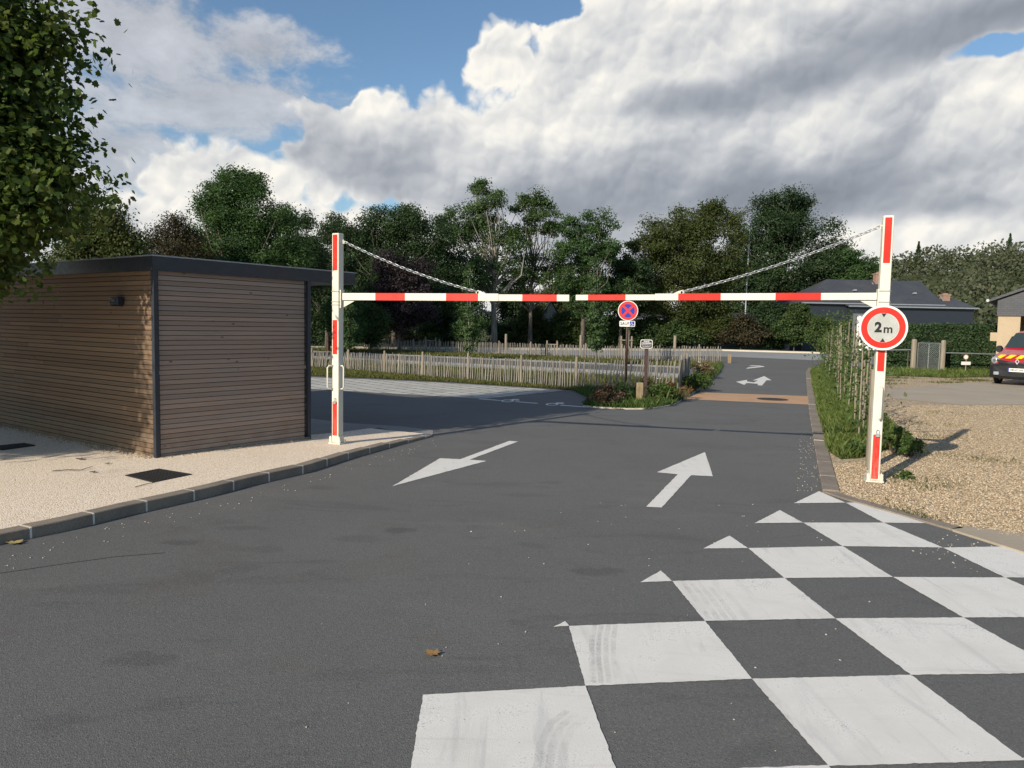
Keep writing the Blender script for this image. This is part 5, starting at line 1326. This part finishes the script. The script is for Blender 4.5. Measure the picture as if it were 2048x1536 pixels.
# trees beyond
px_tree('broad_tree', 195, 398, 105, 25, 'olive green rounded tree rising behind the left end of the cabin roof', L_OLIVE, 640, 3, 8, group='trees beyond the car park')
px_tree('bushy_tree', 352, 438, 72, 33, 'brownish bushy tree behind the cabin roof, left of the tall green tree', L_RUST, 640, 4, 7, group='trees beyond the car park')
px_tree('tall_tree', 480, 340, 100, 36, 'tall fresh green tree rising highest behind the cabin roof', L_GREEN, spec=[(470, 385, 42), (438, 432, 50), (520, 430, 55), (480, 490, 80), (548, 455, 42), (405, 505, 55), (424, 402, 26), (503, 378, 32), (466, 357, 20), (450, 560, 90), (540, 540, 70)], seed=5, group='trees beyond the car park')
px_tree('dark_tree', 598, 428, 55, 42, 'dark tree between the tall green tree and the left barrier post', L_DARK, 660, 6, 7, group='trees beyond the car park')
px_tree('dark_tree', 655, 452, 60, 46, 'dark tree right behind the top of the left barrier post', L_DARK, 660, 7, 7, group='trees beyond the car park')
px_tree('large_dark_tree', 790, 420, 110, 52, 'large dark tree with a domed top under the left chain', L_DARK, spec=[(790, 452, 48), (735, 482, 55), (850, 482, 52), (790, 530, 95), (700, 525, 60), (868, 552, 55), (745, 590, 80), (840, 600, 70), (680, 470, 35)], seed=8, group='trees beyond the car park')
px_tree('purple_tree', 800, 512, 78, 47, 'dark purple leaved tree in front of the large dark tree', L_PURPLE, 690, 9, 8, group='trees beyond the car park')
px_tree('ash_tree', 992, 374, 80, 56, 'tall airy tree with a forked grey trunk left of the barrier gap', L_ASH, spec=[(972, 402, 30), (925, 452, 36), (990, 462, 42), (932, 515, 44), (1005, 525, 38), (958, 440, 32), (1028, 490, 24), (905, 480, 26), (955, 560, 40), (965, 380, 16)], seed=10, density=.75, r0=.26, bark=M_GREYBARK, twigs=90, group='trees beyond the car park')
px_tree('thin_tree', 1066, 388, 55, 58, 'thin open tree with bare slanting stems just left of the barrier gap', L_ASH, spec=[(1045, 412, 20), (1090, 420, 24), (1066, 402, 20), (1078, 448, 24), (1042, 470, 18), (1104, 462, 16), (1095, 545, 42), (1042, 560, 34)], seed=11, density=.6, r0=.18, twigs=90, group='trees beyond the car park')
px_tree('twin_topped_tree', 1172, 426, 66, 58, 'dark green tree with two rounded tops above the barrier gap', L_GREEN, spec=[(1145, 462, 30), (1195, 456, 34), (1170, 505, 50), (1150, 548, 48), (1212, 512, 28), (1180, 600, 60)], seed=12, group='trees beyond the car park')
px_tree('small_dark_tree', 1268, 484, 30, 62, 'small dark tree in the low gap above the round blue and red sign', L_DARK, 640, 13, 5, group='trees beyond the car park')
px_tree('dark_tree', 1245, 518, 60, 60, 'low dark tree behind the round blue and red sign', L_DARK, 660, 14, 6, group='trees beyond the car park')
px_tree('spreading_tree', 1385, 416, 110, 62, 'wide spreading green tree left of the thin mast', L_OLIVE, spec=[(1338, 470, 44), (1390, 450, 38), (1440, 436, 30), (1370, 525, 80), (1308, 512, 42), (1462, 470, 24), (1435, 545, 50), (1360, 590, 90), (1420, 418, 14)], seed=15, density=.9, twigs=90, group='trees beyond the car park')
px_tree('round_tree', 1565, 392, 110, 80, 'big round dark tree right of the thin mast', L_DARK, spec=[(1562, 428, 42), (1528, 468, 48), (1602, 466, 50), (1560, 530, 92), (1655, 505, 36), (1500, 545, 52), (1645, 560, 50), (1535, 412, 22), (1598, 418, 24), (1690, 540, 36)], seed=16, twigs=70, group='trees beyond the car park')
px_tree('broad_tree', 1705, 500, 62, 78, 'broad green tree behind the chimney of the slate house', L_GREEN, 640, 17, 7, group='trees beyond the car park')
# deeper row closing the view under the crowns
for i, (cx, tp, hf, D, lm, lab) in enumerate([(260, 470, 120, 60, L_DARK, 'dark tree deep behind the cabin roof near its left end'), (430, 500, 110, 62, L_DARK, 'dark tree deep behind the middle of the cabin roof'),
        (620, 490, 95, 66, L_DARK, 'dark tree deep behind the right end of the cabin roof'), (745, 500, 95, 70, L_DARK, 'dark tree deep behind the purple leaved tree'), (900, 545, 85, 74, L_GREEN, 'green tree deep behind the airy tree with the forked trunk'),
        (1040, 575, 75, 78, L_DARK, 'dark tree deep behind the small grey hut'), (1135, 560, 70, 76, L_OLIVE, 'olive tree deep behind the barrier gap'), (1290, 530, 80, 78, L_DARK, 'dark tree deep behind the crossed sign'), (1480, 520, 80, 80, L_DARK, 'dark tree deep behind the mast')]):
    px_tree('background_tree', cx, tp, hf, D, lab, lm, 690, 40 + i, 8, group='background trees')
# shrubs and hedge bushes along the cross road
SH = [(690, 585, 42, 41, L_GREEN, 'leafy green bush just right of the left barrier post'), (742, 612, 42, 43, L_HEDGE, 'rounded green bush under the left boom'), (868, 600, 52, 58, L_DARK, 'dark bush right of the purple tree'),
      (620, 600, 60, 52, L_DARK, 'dark bush between the cabin corner and the left barrier post'), (805, 668, 30, 57, L_RUST, 'low yellowish bush beneath the purple tree'), (858, 672, 26, 57, L_HEDGE, 'low bright bush behind the rear fence'),
      (1064, 622, 42, 62, L_OLIVE, 'dull olive bush left of the small hut'), (1133, 628, 44, 62, L_HEDGE, 'rounded hedge bush under the barrier gap'), (1012, 640, 40, 64, L_DARK, 'dark bush at the foot of the forked grey trunk'), (1215, 634, 56, 62, L_HEDGE, 'wide hedge bush left of the crossed sign'),
      (1302, 640, 52, 62, L_HEDGE, 'hedge bush right of the crossed sign'), (1368, 628, 48, 62, L_HEDGE, 'taller hedge bush behind the pale round post'), (1424, 602, 52, 62.5, L_OLIVE, 'tall loose bush left of the yellowish hedge'),
      (1484, 636, 48, 61.6, L_RUST, 'yellowish hedge bush before the long low slate roof'), (1545, 606, 40, 62.5, L_DARK, 'dark hedge bush left of the pale post'), (1592, 612, 44, 61.6, L_HEDGE, 'hedge bush right behind the pale wooden post'), (1650, 640, 40, 57, L_HEDGE, 'hedge bush behind the far end of the staked plants')]
for i, (cx, tp, hf, D, lm, lab) in enumerate(SH):
    px_tree('hedge_bush', cx, tp, hf, D, lab, lm, 700, 70 + i, 7, r0=.05, cat='bush', group='bushes along the cross road', density=1.35, twigs=8, shell=.6, depth=.6)
# young columnar trees in the car park
def sapling(spec, D, label, seed, dens=1.0, group='young columnar trees'):
    rng = np.random.default_rng(seed); bx_ = AT(spec[-1][0], spec[-1][1], D).x; bl = px_blobs(spec, D, bx_, .9, rng); H = bl[0][2] + bl[0][5]
    bl = [(b[0], b[1], b[2], b[3], b[4], b[5] * 1.5) for b in bl]
    return make_tree('young_tree', (bx_, D, 0), H, bl, L_YOUNG, label, 'young tree', group, .045, int(110 * dens), 34, .10, .105, seed, M_GREYBARK, .4, .97, 26)
sapling([(938, 540, 9), (937, 570, 13), (939, 605, 17), (938, 640, 20), (940, 668, 17), (938, 693, 11)], 36.5, 'slim columnar young tree in the car park under the left eyelet', 91)
sapling([(1193, 525, 8), (1192, 560, 11), (1193, 600, 15), (1194, 640, 18), (1192, 672, 17), (1193, 692, 10)], 33, 'slim columnar young tree left of the crossed sign', 92, 1.3)
sapling([(1259, 565, 6), (1258, 592, 8), (1257, 622, 8), (1258, 650, 7)], 39, 'slim columnar young tree directly behind the crossed sign', 93, .6)
sapling([(697, 590, 8), (696, 620, 11), (697, 650, 13), (696, 680, 11)], 35, 'slim columnar young tree right of the left barrier post', 94, .8)
# timber tree guards
def tree_guard(px0, px1, yt, D, label):
    a, b = AT(px0, 700, D), AT(px1, 700, D); zt = AT(px0, yt, D).z; t = empty('tree_guard', ((a.x + b.x) / 2, D, 0), label, 'tree guard', 'timber tree guards')
    for q in (a, b):
        mb = MB(); mb.tube([(q.x, D, -.1), (q.x, D, zt)], .045, 8); mb.build('post', M_POSTWOOD, t)
    mb = MB(); mb.tube([(a.x - .06, D - .05, zt - .22), (b.x + .06, D - .05, zt - .22)], .035, 7); mb.build('crossbar', M_POSTWOOD, t)
tree_guard(1242, 1263, 672, 40, 'timber tree guard on both sides of the crossed sign pole'); tree_guard(851, 871, 674, 50, 'timber tree guard behind the rear fence below the left chain'); tree_guard(1094, 1114, 681, 43, 'timber tree guard behind the rear fence below the right end of the left boom')

# clipped hedge at the right
def clipped_hedge(xa, xb, y0, y1, h, n, label):
    rng = np.random.default_rng(12); root = empty('clipped_hedge', ((xa + xb) / 2, y0, 0), label, 'hedge')
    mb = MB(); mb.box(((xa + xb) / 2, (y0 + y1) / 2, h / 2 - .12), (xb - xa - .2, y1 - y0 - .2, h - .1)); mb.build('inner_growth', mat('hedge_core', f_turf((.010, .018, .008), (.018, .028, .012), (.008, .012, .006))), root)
    A = [(xb - xa) * h * 1.6, (xb - xa) * (y1 - y0), (y1 - y0) * h]; A = np.array(A); k = rng.choice(3, n, p=A / A.sum()); P = np.zeros((n, 3)); B = np.zeros((n, 3))
    u, v = rng.random(n), rng.random(n); dpt = rng.random(n) ** 2 * .16
    wob = lambda s, t_: .05 * np.sin(s * 3.1 + 2 * np.sin(t_ * 2.3)) + .04 * np.sin(s * 7.7 + t_ * 5.1)
    P[:, 0] = xa + u * (xb - xa); P[:, 1] = y0 + dpt + wob(P[:, 0], v * h); P[:, 2] = v * h; B[:, 1] = -1.0
    m1 = k == 1; P[m1, 1] = y0 + v[m1] * (y1 - y0); P[m1, 2] = h - dpt[m1] + wob(P[m1, 0], P[m1, 1]); B[m1] = (0, 0, 1)
    m2 = k == 2; P[m2, 0] = xa + dpt[m2]; P[m2, 1] = y0 + u[m2] * (y1 - y0); P[m2, 2] = v[m2] * h; B[m2] = (-1, 0, 0)
    P[:, 2] = np.maximum(P[:, 2], .04)
    np_mesh('foliage', leaf_cards(rng, P, .105, B * .9, .55), 4, L_CONIF, root).location = -Vector(root.location)
    return root
clipped_hedge(AT(1690, 700, 35).x, AT(1996, 700, 35).x, 34.7, 36.0, AT(1900, 650, 34.7).z, 26000, 'long clipped green hedge behind the mesh gate and the small sign')
px_tree('hedge_bush', 1738, 640, 34, 38, 'green bush beside the clipped hedge behind the 2 m sign', L_HEDGE, 740, 95, 6, r0=.04, cat='bush', group='bushes along the cross road', density=1.3, twigs=6, shell=.6)

# row of staked climbing plants on the verge
rs = np.random.default_rng(33); NS_ = 15
labs = ['nearest the right barrier post', 'second nearest the right barrier post', 'third from the right barrier post', 'fourth from the right barrier post', 'fifth from the right barrier post', 'sixth from the right barrier post', 'seventh from the right barrier post',
        'eighth from the right barrier post', 'in the thick middle of the row', 'beyond the thick middle of the row', 'fifth from the far end of the row', 'fourth from the far end of the row', 'third from the far end of the row', 'second from the far end of the row', 'at the far end of the row']
for i in range(NS_):
    f = (i / (NS_ - 1)) ** 1.25; p = PL0.lerp(PL1, f) + Vector((rs.uniform(-.08, .08), rs.uniform(-.15, .15), 0)); h = rs.uniform(1.5, 1.9)
    root = empty('staked_plant', (p.x, p.y, .02), 'leafy climber on thin pale stakes, ' + labs[i], 'staked plant', 'staked plants on the verge')
    mb = MB()
    for sx in (-.10, .12):
        q = p + Vector((sx + rs.uniform(-.05, .05), rs.uniform(-.1, .1), -.1)); hh = h * rs.uniform(.85, 1.05); l = rs.normal(size=2) * .03
        mb.tube([q, q + Vector((l[0], l[1], hh + .1))], [.012, .010] if sx < 0 else [.017, .014], 6)
    mb.build('stakes', M_POSTWOOD, root)
    n = 330 if f > .3 else 150; top = (2.15 if .3 < f < .8 else 1.55) * rs.uniform(.85, 1.05)
    P = np.stack([p.x + rs.normal(0, .17 + .10 * (f > .25), n), p.y + rs.normal(0, .28, n), .08 + top * rs.beta(1.0, 1.0, n)], 1)
    np_mesh('foliage', leaf_cards(rs, P, .075, np.array([0, -.2, .5]), .7), 4, L_WEED if i % 3 else L_HEDGE, root).location = -Vector(root.location)
# small plants of the island and the verge
def small_plant(name, px, yb, yt, half, m_, label, n=700, leaf=.07, seed=1, group='plants of the island', flowers=None, spread=.5, stems=12, z0=.02, thin=.6):
    b = G(px, yb, z0); D = b.y; h = AT(px, yt, D).z; r = half / F * D; rng = np.random.default_rng(seed); root = empty(name, b, label, 'plant', group)
    k = max(10, n // 30); cc = np.stack([rng.normal(0, .5, k) * r, rng.normal(0, .5, k) * r, h * (.25 + .65 * rng.random(k) ** .8)], 1); cc[:, 2] *= 1 - .35 * np.clip(np.hypot(cc[:, 0], cc[:, 1]) / r, 0, 1)
    idx = rng.integers(k, size=n); P = cc[idx] + rng.normal(size=(n, 3)) * np.array([.13, .13, .10]) * max(r, .2); P[:, 2] = np.maximum(P[:, 2], .02)
    np_mesh('foliage', leaf_cards(rng, P, leaf, np.array([0, 0, .5]), thin), 4, m_, root).location = (0, 0, 0)
    mb = MB()
    for j in range(stems):
        c_ = cc[j % k]; mb.tube([(c_[0] * .2, c_[1] * .2, -.03), (c_[0] * .6, c_[1] * .6, c_[2] * .5), tuple(c_)], [.008, .006, .003], 4, False)
    mb.build('stems', M_TWIG, root).location = (0, 0, 0)
    if flowers:
        q = cc[rng.integers(k, size=flowers)] + rng.normal(size=(flowers, 3)) * .12 * r; q[:, 2] += .12 * h
        P2 = np.repeat(q, 9, 0) + rng.normal(size=(flowers * 9, 3)) * np.array([.025, .025, .008]); np_mesh('flowers', leaf_cards(rng, P2, .03, np.array([0, 0, 1.5]), 1.0), 4, L_FLOWER, root).location = (0, 0, 0)
    return root
small_plant('red_shrub', 1212, 811, 766, 27, L_REDBUSH, 'reddish brown low shrub left of the wooden bollard on the island tip', 2600, .05, 1)
small_plant('green_plant', 1325, 803, 762, 24, L_WEED, 'bright green leafy plant right of the plaque sign post', 1500, .06, 2, flowers=5)
small_plant('brown_leaved_plant', 1343, 797, 762, 22, L_BROWN, 'plant with drooping rust brown leaves at the fence corner', 500, .11, 3, thin=.4)
small_plant('green_plant', 1392, 782, 742, 26, L_WEED, 'dark green low plant beside the road right of the fence corner', 1500, .06, 4)
small_plant('straw_shrub', 1408, 757, 716, 25, L_STRAW, 'straw brown shrub with white flower heads at the right tip of the island', 1500, .055, 5, flowers=14)
small_plant('green_plant', 1244, 803, 757, 15, L_YOUNG, 'upright pale green plant just left of the wooden bollard', 700, .10, 6, thin=.18)
small_plant('green_plant', 1292, 786, 748, 20, L_DRYGRASS, 'dry green plant in front of the fence behind the bollard', 700, .07, 7, thin=.3)
small_plant('straw_shrub', 1362, 800, 770, 18, L_STRAW, 'dry straw coloured plant at the road edge of the island', 500, .05, 8, thin=.3)
small_plant('weed_clump', 1792, 905, 838, 30, L_WEED, 'leafy green weed clump on the gravel right of the right barrier post', 700, .05, 9, 'weeds on the gravel')
small_plant('weed_clump', 1822, 912, 872, 32, L_WEED, 'lower green weed clump spreading right over the gravel', 900, .05, 10, 'weeds on the gravel')
small_plant('weed_clump', 1808, 958, 945, 18, L_WEED, 'small flat weed tuft on the gravel in front of the barrier post foot', 160, .04, 11, 'weeds on the gravel', stems=4)
small_plant('weed_clump', 1712, 912, 885, 30, L_WEED, 'leafy weeds at the near end of the verge left of the right barrier post', 600, .045, 12, 'weeds on the gravel')
# grass
grass('verge_grass', verge, 70000, .070, .009, L_GRASS, .024, 1, 10.0, .7)
grass('strip_grass', strip_front + [G(1178, 784), G(1300, 790)] + list(reversed(FF[:-1])), 26000, .055, .016, L_DRYGRASS, .012, 2, 0, .7)
grass('island_grass', island_front[1:] + [G(1441, 728), Q0.lerp(Q1, .15), FF[-1], FF[-2], FF[-3]], 26000, .085, .014, L_WEED, .012, 3, 0, .7)
grass('inner_grass', band(.01, .21), 20000, .09, .02, L_DRYGRASS, .012, 4, 0, .6)
grass('rear_grass', band(.77, 1.03), 14000, .10, .03, L_DRYGRASS, .01, 5, 0, .6)
grass('lawn_grass', GP([(1640, 752), (1800, 753), (1900, 757), (2000, 752), (2060, 750), (2060, 733), (1900, 735), (1640, 730)]), 16000, .10, .02, L_GRASS, .02, 6, 0, .8)
grass('yard_grass', GP([(1700, 775), (1800, 770), (2000, 765), (2000, 754), (1700, 754)]), 9000, .05, .015, L_DRYGRASS, .016, 7, 0, 1.0, .9)
grass('yard_tufts', GP([(1760, 1000), (2040, 960), (2040, 815), (1760, 830)]), 16000, .022, .008, L_DRYGRASS, .016, 8, 9, 1.2, 1.9)
grass('kerb_tufts', GP([(1700, 1000), (1850, 1042), (1900, 1052), (1850, 1020), (1720, 985)]), 2600, .03, .008, L_DRYGRASS, .016, 9, 0, 1.2, 1.2)
# wood on the hill: one far mass, and the two conifers on its skyline
rh = np.random.default_rng(9); n = 1500; X = rh.uniform(40, 330, n); Y = rh.uniform(105, 320, n); A_ = np.degrees(np.arctan2(X, Y)); k = (A_ > 17) & (A_ < 50); X, Y = X[k], Y[k]; Z = hill_h(X, Y)
rad = rh.uniform(2.6, 5.2, len(X)); per = 120; idx = np.repeat(np.arange(len(X)), per); u = rh.normal(size=(len(idx), 3)); u /= np.linalg.norm(u, axis=1, keepdims=True); u[:, 2] = np.abs(u[:, 2]) * 1.0 - .15
P = np.stack([X[idx], Y[idx], Z[idx] + rad[idx] * .55], 1) + u * rad[idx][:, None] * (.75 + .3 * rh.random(len(idx)))[:, None]
tag(np_mesh('hill_wood', leaf_cards(rh, P, .72, u * .9, .75), 4, L_FAR), kind='stuff')
def conifer(px, yt, yb, D, label, seed):
    rng = np.random.default_rng(seed); t, b = AT(px, yt, D), AT(px, yb, D); H = t.z - b.z + 3; base = Vector((t.x, D, t.z - H)); root = empty('conifer', base, label, 'conifer', 'skyline conifers')
    n = 900; f = rng.random(n) ** .7; r = (1 - f) * H * .30 * (.6 + .4 * np.abs(np.sin(f * 22))); a = rng.uniform(0, 6.28, n); rr_ = r * rng.random(n) ** .5
    P = np.stack([np.cos(a) * rr_, np.sin(a) * rr_, f * H], 1); np_mesh('crown', leaf_cards(rng, P, .55, None, .4), 4, L_DARK, root).location = (0, 0, 0)
    mb = MB(); mb.tube([(0, 0, -2), (0, 0, H * .95)], [.22, .03], 6); mb.build('trunk', M_BARK, root).location = (0, 0, 0)
conifer(1838, 483, 510, 200, 'small conifer on the wooded skyline just right of the right barrier post', 1); conifer(2021, 467, 500, 215, 'dark conifer on the wooded skyline at the right edge', 2)

# ================================================================== SMALL THINGS ON THE GROUND
SPIKY = [(0, -.5), (.10, -.28), (.42, -.34), (.34, -.12), (.52, .12), (.24, .12), (.20, .30), (0, .55), (-.20, .30), (-.24, .12), (-.52, .12), (-.34, -.12), (-.42, -.34), (-.10, -.28)]
def one_leaf(px, py, z, size, label, seed, m_=M_DRYLEAF):
    c = G(px, py, z); r = random.Random(seed); a = r.uniform(0, 6.28); mb = MB(); pts = []
    for x, y in SPIKY:
        X = (x * math.cos(a) - y * math.sin(a)) * size; Y = (x * math.sin(a) + y * math.cos(a)) * size; pts.append((c.x + X, c.y + Y, z + .006 + .28 * size * (x * x + abs(y) * .4)))
    top = pts + [(c.x, c.y, z + .008)]; k = len(MAPLE); mb.add(top + [(p[0], p[1], p[2] + .0012) for p in top], [(i, k, (i + 1) % k) for i in range(k)] + [((i + 1) % k + k + 1, 2 * k + 1, i + k + 1) for i in range(k)])
    return tag(mb.build('fallen_leaf', m_), label, 'leaf', 'fallen leaves')
one_leaf(865, 1309, 0.002, .085, 'dry brown leaf lying on the asphalt in the foreground', 1)
one_leaf(31, 1087, .002, .12, 'curled yellowish leaf against the kerb at the left edge', 2, mat('pale_leaf', None, (.42, .33, .14), .7))
one_leaf(160, 919, ZP, .10, 'dark curled leaf on the beige pavement before the cabin', 3, M_TWIG); one_leaf(186, 945, ZP, .07, 'small dark leaf on the pavement left of the square grate', 4, M_TWIG)
one_leaf(215, 928, ZP, .06, 'small dark leaf on the pavement by the cabin corner', 5, M_TWIG)
mb = MB(); mb.tube([G(105, 942, ZP + .008), G(135, 939.5, ZP + .012), G(162, 940, ZP + .01), G(178, 935, ZP + .012), G(186, 932, ZP + .02)], [.005, .005, .004, .003, .002], 5); tag(mb.build('twig', M_TWIG), 'thin bent twig on the beige pavement before the cabin', 'twig')
mb = MB(); mb.tube([G(270, 974, ZP + .004), G(292, 968, ZP + .006), G(310, 965, ZP + .005)], [.003, .003, .002], 5); tag(mb.build('twig', M_TWIG), 'tiny twig just below the square grate', 'twig')
def stones(name, P, smin, smax, m_, z, seed):
    rng = np.random.default_rng(seed); n = len(P); s = rng.uniform(smin, smax, n); a = rng.uniform(0, 6.28, n)
    O = np.array([(1, 0, 0), (0, 1, 0), (-1, 0, 0), (0, -1, 0), (0, 0, 1), (0, 0, -1)], float); J = O[None] * (1 + rng.uniform(-.3, .3, (n, 6, 1))) * np.stack([s, s * rng.uniform(.6, 1, n), s * rng.uniform(.35, .6, n)], 1)[:, None, :]
    ca, sa = np.cos(a)[:, None], np.sin(a)[:, None]; X = J[..., 0] * ca - J[..., 1] * sa; Y = J[..., 0] * sa + J[..., 1] * ca
    V = np.stack([X + P[:, 0:1], Y + P[:, 1:2], J[..., 2] + z + (s * .18)[:, None]], 2).reshape(-1, 3)
    f = np.array([(0, 1, 4), (1, 2, 4), (2, 3, 4), (3, 0, 4), (1, 0, 5), (2, 1, 5), (3, 2, 5), (0, 3, 5)]); Fs = (f[None] + 6 * np.arange(n)[:, None, None]).reshape(-1, 3)
    me = bpy.data.meshes.new(name); me.vertices.add(len(V)); me.vertices.foreach_set('co', V.reshape(-1).astype(np.float32)); me.loops.add(len(Fs) * 3); me.loops.foreach_set('vertex_index', Fs.reshape(-1).astype(np.int32))
    me.polygons.add(len(Fs)); me.polygons.foreach_set('loop_start', np.arange(0, len(Fs) * 3, 3, dtype=np.int32)); me.materials.append(m_); me.update(calc_edges=True)
    return tag(link(name, me), kind='stuff')
rng = np.random.default_rng(2)
stones('gravel', sample_poly(rng, GP([(1665, 985), (1720, 1002), (1850, 1040), (2060, 1085), (2500, 1230), (2700, 1100), (2700, 830), (2200, 812), (1760, 812), (1742, 870), (1735, 925), (1665, 930)]), 95000, 8.5), .0055, .0135, M_STONE, .014, 1)
stones('loose_chippings', np.concatenate([sample_poly(rng, GP([(1600, 870), (1625, 870), (1642, 980), (1590, 985)]), 120), sample_poly(rng, GP([(1850, 1048), (2048, 1110), (2048, 1180), (1800, 1100)]), 90),
       sample_poly(rng, GP([(0, 1110), (250, 1045), (500, 985), (860, 880), (900, 885), (520, 1005), (260, 1075), (0, 1150)]), 90), sample_poly(rng, GP([(1000, 1000), (1600, 1000), (2048, 1536), (500, 1536)]), 60)]), .004, .011, mat('pale_stone', None, (.46, .42, .36), .85), .001, 3)
stones('edge_gravel', np.concatenate([np.array([[*(C0 + U * s + (-V_) * (.01 + abs(d_)))[:2]] for s, d_ in zip(rng.uniform(0, LU, 500), rng.normal(0, .05, 500))]), np.array([[*(C0 + V_ * s - U * (.01 + abs(d_)))[:2]] for s, d_ in zip(rng.uniform(0, 5.5, 1400), rng.normal(0, .09, 1400))])]), .005, .014, M_STONE, ZP, 4)
